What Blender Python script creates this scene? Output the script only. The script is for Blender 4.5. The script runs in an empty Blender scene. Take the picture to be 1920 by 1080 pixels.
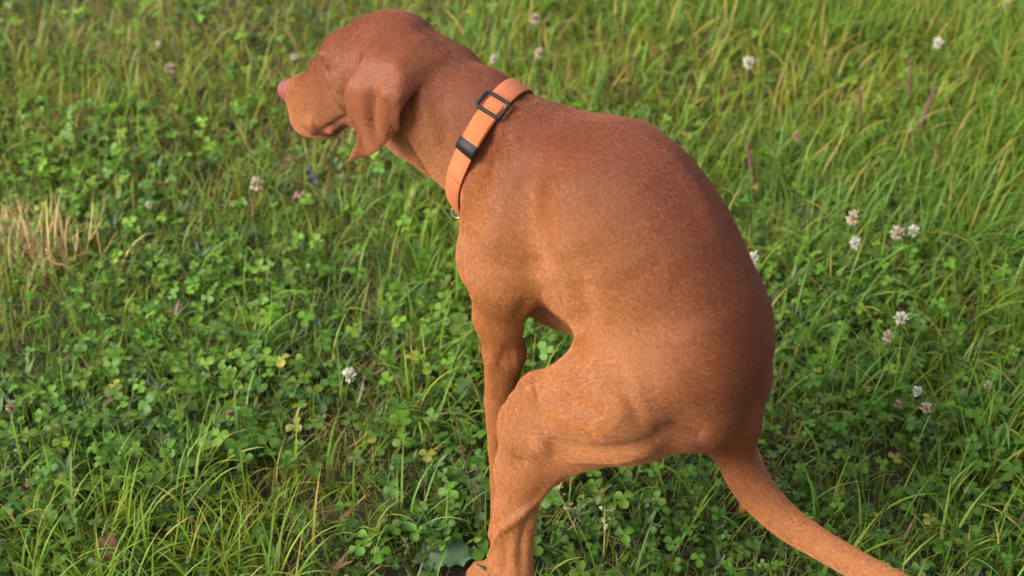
import bpy, math
import numpy as np
# ------------------------------------------------------------------ camera, world, sun, exposure
H = 1.3; PITCH = math.radians(37); FPX = 50/36*1920
scn = bpy.context.scene
cam_d = bpy.data.cameras.new('camera'); cam_o = bpy.data.objects.new('camera', cam_d)
scn.collection.objects.link(cam_o); scn.camera = cam_o
cam_o.location = (0, 0, H); cam_o.rotation_euler = (math.pi/2-PITCH, 0, 0)
cam_d.lens = 50; cam_d.sensor_width = 36; cam_d.clip_start = .05; cam_d.clip_end = 500
cam_d.dof.use_dof = True; cam_d.dof.focus_distance = 1.56; cam_d.dof.aperture_fstop = 4.8
SUN_EL = math.radians(36); SUN_AZ = math.radians(-112)      # azimuth of the sun measured from +Y towards +X
world = bpy.data.worlds.new('World'); scn.world = world; world.use_nodes = True
wn = world.node_tree; bg = wn.nodes['Background']; sky = wn.nodes.new('ShaderNodeTexSky')
sky.sky_type = 'NISHITA'; sky.sun_disc = False; sky.sun_elevation = SUN_EL; sky.sun_rotation = SUN_AZ
sky.dust_density = 3.0; sky.air_density = .7
hs = wn.nodes.new('ShaderNodeHueSaturation'); hs.inputs['Saturation'].default_value = .45   # thin bright overcast
wn.links.new(sky.outputs[0], hs.inputs['Color']); wn.links.new(hs.outputs[0], bg.inputs[0]); bg.inputs[1].default_value = .15
sun_d = bpy.data.lights.new('sun', 'SUN'); sun = bpy.data.objects.new('sun', sun_d); scn.collection.objects.link(sun)
sun_d.energy = 1.5; sun_d.angle = math.radians(34); sun_d.color = (1, .96, .91)
sx, sy, sz = math.sin(SUN_AZ)*math.cos(SUN_EL), math.cos(SUN_AZ)*math.cos(SUN_EL), math.sin(SUN_EL)
from mathutils import Vector
sun.rotation_euler = Vector((sx, sy, sz)).to_track_quat('Z', 'Y').to_euler()
scn.view_settings.view_transform = 'Standard'; scn.view_settings.look = 'None'
scn.view_settings.exposure = 1.25; scn.view_settings.gamma = 1
col = scn.collection
rng = np.random.default_rng(7)

# ------------------------------------------------------------------ frames of reference
CAM = np.array([0, 0, H]); FW = np.array([0, math.cos(PITCH), -math.sin(PITCH)]); UPV = np.array([0, math.sin(PITCH), math.cos(PITCH)]); RT = np.array([1., 0, 0])
AH = math.radians(36); F = np.array([-math.cos(AH), math.sin(AH), 0]); L = np.array([-math.sin(AH), -math.cos(AH), 0]); S0 = np.array([.09, 1.2, 0])
def ray(u, v): return FW+RT*(u-960)/FPX+UPV*(540-v)/FPX
def ground_at(u, v, z=0.):
    d = ray(u, v); t = (z-H)/d[2]; return CAM+t*d
def dogp(u, v, off=0):
    d = ray(u, v); t = (off+(S0-CAM)@L)/(d@L); p = CAM+t*d-S0
    return np.array([p@F, p@L, p[2]])
def W(q):
    q = np.asarray(q, float); return S0+q[..., 0:1]*F+q[..., 1:2]*L+q[..., 2:3]*np.array([0, 0, 1.])

# ------------------------------------------------------------------ small helpers
def tag(o, label=None, cat=None, group=None, kind=None):
    if label: o['label'] = label
    if cat: o['category'] = cat
    if group: o['group'] = group
    if kind: o['kind'] = kind
    return o
def empty(name, loc):
    o = bpy.data.objects.new(name, None); o.empty_display_size = .02; o.location = loc; col.objects.link(o); return o
def mesh(name, verts, faces, mat, parent=None, attrs=None, smooth=True):
    """faces: (n,4) or (n,3) int array, or a list of them"""
    me = bpy.data.meshes.new(name); verts = np.asarray(verts, np.float32)
    fs = faces if isinstance(faces, list) else [faces]
    fs = [np.asarray(f, np.int32) for f in fs if len(f)]
    loops = np.concatenate([f.ravel() for f in fs]); sizes = np.concatenate([np.full(len(f), f.shape[1], np.int32) for f in fs])
    starts = np.concatenate([[0], np.cumsum(sizes)[:-1]]).astype(np.int32)
    me.vertices.add(len(verts)); me.vertices.foreach_set('co', verts.ravel())
    me.loops.add(len(loops)); me.loops.foreach_set('vertex_index', loops)
    me.polygons.add(len(sizes)); me.polygons.foreach_set('loop_start', starts); me.polygons.foreach_set('loop_total', sizes)
    if smooth: me.polygons.foreach_set('use_smooth', np.ones(len(sizes), bool))
    for n, a in (attrs or {}).items():
        a = np.asarray(a, np.float32)
        if a.ndim == 1: at = me.attributes.new(n, 'FLOAT', 'POINT'); at.data.foreach_set('value', a)
        else: at = me.attributes.new(n, 'FLOAT_VECTOR', 'POINT'); at.data.foreach_set('vector', a.ravel())
    me.update(calc_edges=True); me.validate()
    if mat is not None: me.materials.append(mat)
    o = bpy.data.objects.new(name, me); col.objects.link(o)
    if parent is not None: o.parent = parent
    return o
class NT:
    def __init__(s, name):
        s.m = bpy.data.materials.new(name); s.m.use_nodes = True; s.t = s.m.node_tree; s.p = s.t.nodes['Principled BSDF']; s.out = s.t.nodes['Material Output']
    def n(s, typ, **kw):
        x = s.t.nodes.new(typ)
        for k, v in kw.items(): setattr(x, k, v)
        return x
    def l(s, a, b): s.t.links.new(a, b)
    def attr(s, name): return s.n('ShaderNodeAttribute', attribute_name=name)
    def noise(s, scale, detail=3, rough=.5, vec=None):
        x = s.n('ShaderNodeTexNoise'); x.inputs['Scale'].default_value = scale; x.inputs['Detail'].default_value = detail; x.inputs['Roughness'].default_value = rough
        if vec is None: vec = s.n('ShaderNodeTexCoord').outputs['Object']
        s.l(vec, x.inputs['Vector']); return x
    def ramp(s, fac, stops):
        r = s.n('ShaderNodeValToRGB'); e = r.color_ramp.elements
        while len(e) < len(stops): e.new(.5)
        for i, (pos, c) in enumerate(stops): e[i].position = pos; e[i].color = (*c, 1)
        s.l(fac, r.inputs[0]); return r
    def math(s, op, a, b=None, clamp=False):
        x = s.n('ShaderNodeMath', operation=op); x.use_clamp = clamp
        for i, q in enumerate((a, b)):
            if q is None: continue
            if isinstance(q, (int, float)): x.inputs[i].default_value = q
            else: s.l(q, x.inputs[i])
        return x.outputs[0]
    def mix(s, fac, a, b, blend='MIX'):
        x = s.n('ShaderNodeMix', data_type='RGBA', blend_type=blend)
        for i, q in ((0, fac), (6, a), (7, b)):
            if isinstance(q, (int, float)): x.inputs[i].default_value = q
            elif isinstance(q, tuple): x.inputs[i].default_value = (*q, 1)
            else: s.l(q, x.inputs[i])
        return x.outputs[2]
def simple(name, c, rough=.6, spec=.4, bump=0, bscale=300, var=.0):
    t = NT(name); t.p.inputs['Roughness'].default_value = rough; t.p.inputs['Specular IOR Level'].default_value = spec
    nz = t.noise(bscale, 4)
    if var: t.l(t.mix(nz.outputs[0], tuple(x*(1-var) for x in c), tuple(min(1, x*(1+var)) for x in c)), t.p.inputs['Base Color'])
    else: t.p.inputs['Base Color'].default_value = (*c, 1)
    if bump:
        b = t.n('ShaderNodeBump'); b.inputs['Strength'].default_value = bump; b.inputs['Distance'].default_value = .001
        t.l(nz.outputs[0], b.inputs['Height']); t.l(b.outputs[0], t.p.inputs['Normal'])
    return t.m
def vnoise(x, y, s, seed=0):
    x = np.asarray(x)*s; y = np.asarray(y)*s; xi = np.floor(x).astype(np.int64); yi = np.floor(y).astype(np.int64); fx = x-xi; fy = y-yi
    fx = fx*fx*(3-2*fx); fy = fy*fy*(3-2*fy)
    def h(a, b):
        n = (a*374761393+b*668265263+seed*1442695) & 0xffffffff; n = ((n ^ (n >> 13))*1274126177) & 0xffffffff
        return ((n ^ (n >> 16)) & 0xffff)/65535.
    return (h(xi, yi)*(1-fx)+h(xi+1, yi)*fx)*(1-fy)+(h(xi, yi+1)*(1-fx)+h(xi+1, yi+1)*fx)*fy
def sstep(a, b, x): t = np.clip((np.asarray(x)-a)/(b-a), 0, 1); return t*t*(3-2*t)
def gh(x, y): return (vnoise(x, y, 2.2, 3)-.5)*.03+(vnoise(x, y, 8, 4)-.5)*.012

# ------------------------------------------------------------------ setting: the ground sheet
def build_ground():
    c = np.concatenate([-np.geomspace(3, 150, 14)[::-1], np.linspace(-2.9, 2.9, 150), np.geomspace(3, 150, 14)])
    X, Y = np.meshgrid(c, c+2); n = len(c)
    Z = gh(X, Y)*(np.hypot(X, Y-2) < 4)
    V = np.stack([X.ravel(), Y.ravel(), Z.ravel()], 1); i = np.arange(n-1)
    a = (i[:, None]*n+i[None]).ravel(); fc = np.stack([a, a+1, a+n+1, a+n], 1)
    t = NT('soil'); n1 = t.noise(18, 8, .7); n2 = t.noise(2.5, 4)
    r = t.ramp(n1.outputs[0], [(.3, (.014, .012, .007)), (.5, (.030, .025, .013)), (.62, (.055, .045, .022)), (.8, (.10, .075, .04))])
    far = t.ramp(n2.outputs[0], [(.3, (.035, .07, .015)), (.7, (.07, .10, .02))])
    geo = t.n('ShaderNodeNewGeometry'); sep = t.n('ShaderNodeSeparateXYZ'); t.l(geo.outputs['Position'], sep.inputs[0])
    ln = t.n('ShaderNodeVectorMath', operation='DISTANCE'); t.l(geo.outputs['Position'], ln.inputs[0]); ln.inputs[1].default_value = (0, 2, 0)
    mr = t.n('ShaderNodeMapRange'); mr.inputs[1].default_value = 2.2; mr.inputs[2].default_value = 3.4; t.l(ln.outputs['Value'], mr.inputs[0])
    t.l(t.mix(mr.outputs[0], r.outputs[0], far.outputs[0]), t.p.inputs['Base Color']); t.p.inputs['Roughness'].default_value = .95
    b = t.n('ShaderNodeBump'); b.inputs['Strength'].default_value = .8; b.inputs['Distance'].default_value = .01; t.l(n1.outputs[0], b.inputs['Height']); t.l(b.outputs[0], t.p.inputs['Normal'])
    tag(mesh('ground', V, fc, t.m), 'dark soil under the meadow grass', 'ground', kind='structure')
build_ground()

# ------------------------------------------------------------------ the dog
ND = {k: np.array(v) for k, v in {"skb": [0.218, -0.0, 0.5553, 0.0438], "nk1": [0.159, -0.0, 0.5526, 0.0442], "nk2": [0.1003, 0.0, 0.5096, 0.0584], "t1": [0.0505, -0.0, 0.478, 0.0816], "t2": [-0.0114, 0.0, 0.4812, 0.0966], "t3": [-0.0557, -0.0, 0.454, 0.0854], "t4": [-0.0972, 0.0, 0.4111, 0.0706], "t5": [-0.1212, 0.0, 0.3671, 0.0546], "t6": [-0.1339, 0.0, 0.3233, 0.0319], "tl0": [-0.1647, -0.0, 0.2949, 0.0275], "tl1": [-0.1781, 0.0, 0.2623, 0.0208], "tl2": [-0.2006, -0.0, 0.2253, 0.0198], "tl3": [-0.2437, -0.0, 0.197, 0.0176], "tl4": [-0.2905, 0.0, 0.1867, 0.0148], "tl5": [-0.3397, 0.0, 0.1819, 0.0142], "tl6": [-0.4092, 0.0, 0.1818, 0.0118], "tl7": [-0.4859, 0.0, 0.1869, 0.005], "c1": [0.1235, 0.0, 0.4631, 0.0294], "c2": [0.1191, 0.0, 0.3841, 0.0468], "c3": [0.0395, -0.0, 0.3647, 0.0263], "c4": [-0.0228, 0.0, 0.3562, 0.0223], "th0": [0.1922, -0.0, 0.5122, 0.0443], "th1": [0.2467, -0.0, 0.5061, 0.0392], "s1": [0.0414, 0.0402, 0.5177, 0.0226], "s2": [0.0773, 0.0696, 0.4694, 0.0329], "s3": [0.0662, 0.0814, 0.4233, 0.0323], "s4": [0.0728, 0.0783, 0.3706, 0.0242], "el": [0.0674, 0.0744, 0.3264, 0.0212], "fa": [0.0727, 0.0762, 0.2522, 0.0165], "wr": [0.0694, 0.0856, 0.1404, 0.0085], "fp": [0.0582, 0.0976, 0.0706, 0.0109], "hp": [-0.1104, 0.0302, 0.3838, 0.0524], "hm": [-0.0775, 0.0882, 0.3339, 0.0479], "kn": [-0.0088, 0.1243, 0.2943, 0.0326], "qd": [-0.0634, 0.0987, 0.3331, 0.0382], "kn2": [-0.0109, 0.123, 0.3387, 0.0154], "is1": [-0.1454, 0.0366, 0.3267, 0.0338], "is2": [-0.0968, 0.0701, 0.2984, 0.0292], "cf": [-0.0496, 0.1141, 0.2832, 0.0225], "ti": [-0.0026, 0.1385, 0.234, 0.0265], "ti2": [-0.0052, 0.1548, 0.1905, 0.0232], "hk": [-0.0121, 0.1721, 0.1205, 0.0245], "cr": [0.2824, -0.0, 0.5756, 0.0453], "br": [0.3168, 0.022, 0.5779, 0.0245], "mz1": [0.3546, -0.0, 0.5269, 0.0261], "mz2": [0.3939, 0.0, 0.4969, 0.0219], "ns": [0.4313, 0.0, 0.492, 0.0128], "fl1": [0.3679, 0.016, 0.4939, 0.0254], "fl2": [0.3952, 0.012, 0.4714, 0.0214], "jw1": [0.3599, -0.0, 0.4889, 0.0073], "jw2": [0.2888, -0.0, 0.5198, 0.0277], "ck": [0.2874, 0.0302, 0.563, 0.0334], "oc": [0.2577, 0.0, 0.606, 0.0289]}.items()}
SEG=[
 ('t1','t2',.80,.055,0,'T'),('t2','t3',.80,.055,0,'T'),('t3','t4',.78,.055,0,'T'),('t4','t5',.80,.055,0,'T'),('t5','t6',.8,.055,0,'T'),
 ('nk2','t1',.78,.055,0,'T'),('nk1','nk2',.80,.045,0,'T'),('skb','nk1',.85,.03,0,'T'),
 ('c1','c2',.85,.04,0,'T'),('c2','c3',.9,.04,0,'T'),('c3','c4',1.0,.03,0,'T'),('th1','th0',.7,.025,0,'T'),('th0','c1',.8,.03,0,'T'),
 ('s1','s2',.6,.045,1,'A'),('s2','s3',.8,.025,1,'A'),('s3','s4',.75,.02,1,'A'),('s4','el',.85,.015,1,'A'),('el','fa',.9,.012,1,'A'),('fa','wr',1,.006,1,'A'),('wr','fp',1,.005,1,'A'),
 ('hp','hm',.62,.045,1,'H'),('hm','kn',.8,.035,1,'H'),('hp','qd',.7,.04,1,'H'),('qd','kn2',.8,.03,1,'H'),('kn2','kn',.9,.02,1,'H'),('is1','is2',.8,.025,1,'H'),('is2','cf',.75,.02,1,'H'),('hp','is1',.8,.03,1,'H'),('kn','ti',.8,.02,1,'H'),('cf','ti',.7,.02,1,'H'),('ti','ti2',.8,.008,1,'H'),('ti2','hk',.75,.006,1,'H'),
 ('t6','tl0',1,.025,0,'L'),('tl0','tl1',1,.004,0,'L'),('tl1','tl2',1,.004,0,'L'),('tl2','tl3',1,.004,0,'L'),('tl3','tl4',1,.004,0,'L'),('tl4','tl5',1,.004,0,'L'),('tl5','tl6',1,.004,0,'L'),('tl6','tl7',1,.004,0,'L'),
 ('cr','skb',.95,.025,0,'D'),('oc','skb',1,.035,0,'D'),('br','cr',1.,.02,1,'D'),('br','mz1',.8,.02,1,'D'),('mz1','mz2',.8,.015,0,'D'),('mz2','ns',1.05,.022,0,'D'),('fl1','fl2',.7,.012,1,'D'),('mz1','fl1',.8,.015,1,'D'),
 ('jw1','jw2',.9,.012,0,'D'),('fl1','ck',.7,.02,1,'D'),('ck','skb',.8,.025,1,'D'),('jw2','skb',.9,.03,0,'D'),
]
RO = {'qd': np.array([-0.05, -0.08, 0.33]), 'hm': np.array([-0.07, -0.075, 0.31]), 'el': np.array([0.0467, -0.072, 0.285]), 'fa': np.array([0.0555, -0.075, 0.2146]), 'wr': np.array([0.0677, -0.075, 0.0965]), 'fp': np.array([0.0787, -0.07, 0.0394]), 'kn': np.array([0.0, -0.1, 0.262]), 'kn2': np.array([0.0, -0.1, 0.3]), 'cf': np.array([-0.03, -0.095, 0.25]), 'ti': np.array([-0.035, -0.115, 0.205]), 'ti2': np.array([-0.075, -0.13, 0.155]), 'hk': np.array([-0.122, -0.148, 0.1])}

# the right hind leg stands further back than the left one
EAR = [(690, 122), (668, 121), (661, 136), (659, 170), (660, 215), (667, 250), (661, 280), (653, 306), (661, 303), (690, 298), (716, 280), (738, 258), (749, 246), (755, 205), (757, 178), (746, 150), (722, 124)]
EARP = np.array([dogp(u, v, .068)[[0, 2]] for u, v in EAR])
EARTOP = EARP[:, 1].max(); EARC = EARP.mean(0)
def poly_sd(p, P):
    d = np.full(len(p), 9.); ins = np.zeros(len(p), bool)
    for i in range(len(P)):
        a, b = P[i], P[i-1]; e = b-a; w = p-a; h = np.clip((w@e)/(e@e), 0, 1); q = w-h[:, None]*e; d = np.minimum(d, (q**2).sum(1))
        c = ((a[1] <= p[:, 1]) != (b[1] <= p[:, 1]))
        with np.errstate(divide='ignore', invalid='ignore'): xx = a[0]+(p[:, 1]-a[1])*(b[0]-a[0])/(b[1]-a[1])
        ins ^= c & (p[:, 0] < xx)
    d = np.sqrt(d); return np.where(ins, -d, d)
def ear_sd(p, s):
    """thin hanging flap; p is (n,3) in the dog's frame"""
    q = p*[1, s, 1]
    if s < 0: q = q+[0.004, .012, .032]
    out = np.full(len(q), 9.)
    m = (np.abs(q[:, 0]-EARC[0]) < .07) & (q[:, 2] < EARTOP+.03) & (q[:, 2] > EARP[:, 1].min()-.03) & (q[:, 1] > 0)
    if m.any():
        r = q[m]; h = (EARTOP-r[:, 2])                # distance below the root
        x = (r[:, 0]-EARC[0])
        l0 = .050+.026*sstep(0, .032, h)-.012*sstep(.05, .11, h)+.010*np.sin((x*1.0+h*.25)*95)*sstep(.01, .05, h)*.45+.3*x*sstep(.0, .05, h)*.4
        rid = np.exp(-((x+.030-.10*h)/.009)**2)*sstep(.006, .03, h)*sstep(.10, .07, h); grv = np.exp(-((x+.014-.05*h)/.006)**2)*sstep(.01, .04, h)*sstep(.095, .06, h)
        th = .0021+.0035*sstep(.03, 0, h); l0 = l0+.005*sstep(.012, .030, x)*sstep(.012, .035, h); l0 = l0+.006*rid-.0045*grv
        a = poly_sd(r[:, [0, 2]], EARP)+.001
        dl_ = r[:, 1]-l0; b = np.maximum(dl_-th, -dl_-th-.03*sstep(.050, .022, h))*.85
        o = np.maximum(a, b); both = np.minimum(np.maximum(a, b), 0)+np.hypot(np.maximum(a+.003, 0), np.maximum(b+.003, 0))-.003
        out[m] = np.where((a > -.003) & (b > -.003), both, o)
    return out
def prims():
    out = []
    tn_ = ['tl%d' % i for i in range(8)]; TP = np.array([ND[n_] for n_ in tn_]); K_ = []
    for i in range(7):                      # the tail follows a smooth curve through its joints
        p0, p1, p2, p3 = TP[max(i-1, 0)], TP[i], TP[i+1], TP[min(i+2, 7)]
        for f_ in np.linspace(0, 1, 5)[:-1]: K_.append(.5*(2*p1+(p2-p0)*f_+(2*p0-5*p1+4*p2-p3)*f_**2+(3*p1-p0-3*p2+p3)*f_**3))
    K_.append(TP[7])
    for a, b in zip(K_[:-1], K_[1:]): out.append((a[:3], b[:3], a[3], b[3], 1, .003))
    for a, b, w, k, m, g in SEG:
        if a in tn_ and b in tn_: continue
        for s in ((1, -1) if m else (1,)):
            sc = np.array([1, s, 1.]); g_ = lambda q: RO[q] if s < 0 and q in RO else ND[q][:3]*sc; out.append((g_(a), g_(b), ND[a][3], ND[b][3], w, k))
    return out
EXTRA = []   # feet and nose, world-aligned in the dog's frame
def seg_d(p, A, B, ra, rb, w):
    pa = p-A; ab = B-A; h = np.clip((pa@ab)/(ab@ab+1e-12), 0, 1); q = pa-h[:, None]*ab; q[:, 1] /= w
    return (np.sqrt((q**2).sum(1))-(ra*(1-h)+rb*h))*w**.5
def paw(c, f, l, z, fwd, size):
    """four toes and a pad, joined to the wrist or hock above"""
    fwd = np.array([math.cos(fwd), math.sin(fwd), 0]); side = np.array([-fwd[1], fwd[0], 0]); base = np.array([f, l, 0.])
    EXTRA.append((np.array(c), base-fwd*.012+[0, 0, .022], size*.95, size*1.05, .9, .008))
    for i, o in enumerate((-1.5, -.5, .5, 1.5)):
        reach = .030 if abs(o) < 1 else .020
        EXTRA.append((base+[0, 0, .022]+side*o*.006, base+fwd*reach+side*o*.011+[0, 0, .0105], .012, .0095, .9, .003))
PR = None
def build_dog():
    global PR
    hk, fp = ND['hk'], ND['fp']
    for s in (1, -1):
        S = np.array([1, s, 1.])
        # front foot: from the pastern down to the ground
        g = ground_at(920, 1092) if s > 0 else ground_at(1052, 902); q = np.array([(g-S0)@F, (g-S0)@L, 0])
        if s < 0: q = np.array([.100, -.070, 0])
        paw(ND['fp'][:3]*S, q[0]-.012, q[1], 0, .15*s, .0125)
        # hind foot: hock, metatarsus, toes
        h3 = hk[:3]*S; ft = h3*[1, 1, 0]+[.045, 0, 0]
        if s < 0: h3 = RO['hk']; ft = np.array([-.156, -.172, 0.])
        EXTRA.append((h3, ft*[1, 1, 0]+[-.012, 0, .03], hk[3]*.9, .0125, .8, .012))
        paw(ft+[-.012, 0, .03], ft[0], ft[1], 0, .2*s, .0115)
    PR = prims()+EXTRA
    hvox = .0022
    lo = np.array([-.55, -.24, -.012]); hi = np.array([.48, .24, .70]); B = 16
    nb = np.ceil((hi-lo)/(hvox*B)).astype(int); ng = nb*B+1
    D = np.full(ng, 9., np.float32)
    cidx = np.stack(np.meshgrid(*[np.arange(k) for k in nb], indexing='ij'), -1).reshape(-1, 3)
    cen = lo+(cidx+.5)*B*hvox; hd = B*hvox*.87
    E = np.stack([seg_d(cen, A, Bb, ra, rb, w) for A, Bb, ra, rb, w, k in PR], 1)
    earc = np.stack([ear_sd(cen, 1), ear_sd(cen, -1)], 1)
    em = np.minimum(E.min(1), np.where((np.abs(cen[:, 0]-EARC[0]) < .10) & (cen[:, 2] > .38) & (cen[:, 2] < .68) & (np.abs(cen[:, 1]) < .13), 0, 9)); act = np.where(np.abs(em) < hd*1.5+.02)[0]
    for ci in range(len(cen)):
        if em[ci] < -hd: i = cidx[ci]*B; D[i[0]:i[0]+B+1, i[1]:i[1]+B+1, i[2]:i[2]+B+1] = -9
    loc = np.stack(np.meshgrid(*[np.arange(B+1)]*3, indexing='ij'), -1).reshape(-1, 3)*hvox
    for ci in act:
        i = cidx[ci]*B; p = lo+i*hvox+loc; d = np.full(len(p), 9.)
        for j in np.where(E[ci] < max(em[ci], 0)+2*hd*1.4+.05)[0]:
            A, Bb, ra, rb, w, k = PR[j]; e = seg_d(p, A, Bb, ra, rb, w)
            t = np.maximum(k-np.abs(d-e), 0)/k; d = np.minimum(d, e)-t*t*k*.25
        for s in (1, -1):
            if abs(cen[ci][0]-EARC[0]) < .12 and cen[ci][2] > .36:
                e = ear_sd(p, s); k = .005+.026*sstep(EARTOP-.036, EARTOP+.0, p[:, 2]); k = k if s > 0 else .006; t = np.maximum(k-np.abs(d-e), 0)/k; d = np.minimum(d, e)-t*t*k*.25
        D[i[0]:i[0]+B+1, i[1]:i[1]+B+1, i[2]:i[2]+B+1] = d.reshape(B+1, B+1, B+1)
    # surface nets
    S = D < 0; c = S[:-1, :-1, :-1].astype(np.int8)
    for a in (0, 1):
        for b in (0, 1):
            for e in (0, 1):
                if a+b+e: c += S[a:S.shape[0]-1+a, b:S.shape[1]-1+b, e:S.shape[2]-1+e]
    cell = (c > 0) & (c < 8); ids = np.full(cell.shape, -1, np.int32); ci = np.argwhere(cell); ids[cell] = np.arange(len(ci))
    acc = np.zeros((len(ci), 3)); cnt = np.zeros(len(ci))
    cor = [(a, b, e) for a in (0, 1) for b in (0, 1) for e in (0, 1)]
    val = {q: D[ci[:, 0]+q[0], ci[:, 1]+q[1], ci[:, 2]+q[2]] for q in cor}
    for q in cor:
        for ax in range(3):
            if q[ax]: continue
            q2 = list(q); q2[ax] = 1; q2 = tuple(q2); a, b = val[q], val[q2]; m = (a < 0) != (b < 0)
            t = np.where(m, a/np.where(m, a-b, 1), 0); pt = np.tile(np.array(q, float), (len(ci), 1)); pt[:, ax] += t
            acc[m] += pt[m]; cnt[m] += 1
    V = lo+(ci+acc/cnt[:, None])*hvox
    quads = []
    for ax in range(3):
        o1, o2 = [(1, 2), (2, 0), (0, 1)][ax]
        s0 = [slice(None)]*3; s1 = [slice(None)]*3; s0[ax] = slice(0, -1); s1[ax] = slice(1, None)
        a = S[tuple(s0)]; b = S[tuple(s1)]; e = np.argwhere(a != b)
        e = e[(e[:, o1] > 0) & (e[:, o2] > 0) & (e[:, o1] < cell.shape[o1]) & (e[:, o2] < cell.shape[o2])]
        def gid(d1, d2):
            x = e.copy(); x[:, o1] -= d1; x[:, o2] -= d2; return ids[x[:, 0], x[:, 1], x[:, 2]]
        qd = np.stack([gid(1, 1), gid(0, 1), gid(0, 0), gid(1, 0)], 1); flip = ~a[e[:, 0], e[:, 1], e[:, 2]]
        qd[flip] = qd[flip][:, ::-1]; quads.append(qd)
    Q = np.concatenate(quads); Q = Q[(Q >= 0).all(1)]
    # keep the biggest shell and relax it
    def relax(V, it, f):
        ed = np.concatenate([Q[:, [0, 1]], Q[:, [1, 2]], Q[:, [2, 3]], Q[:, [3, 0]]])
        deg = np.bincount(ed.ravel(), minlength=len(V))[:, None]
        for _ in range(it):
            s = np.zeros_like(V)
            for k in range(3): s[:, k] = np.bincount(ed[:, 0], V[ed[:, 1], k], len(V))+np.bincount(ed[:, 1], V[ed[:, 0], k], len(V))
            V = V+(s/np.maximum(deg, 1)-V)*f
        return V
    def normals(V):
        n = np.cross(V[Q[:, 2]]-V[Q[:, 0]], V[Q[:, 3]]-V[Q[:, 1]]); N = np.zeros_like(V)
        for j in range(4):
            for k in range(3): N[:, k] += np.bincount(Q[:, j], n[:, k], len(V))
        return N/np.maximum(np.linalg.norm(N, axis=1), 1e-12)[:, None]
    V = relax(V, 3, .5)
    base = V.copy(); N = normals(V)
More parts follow.
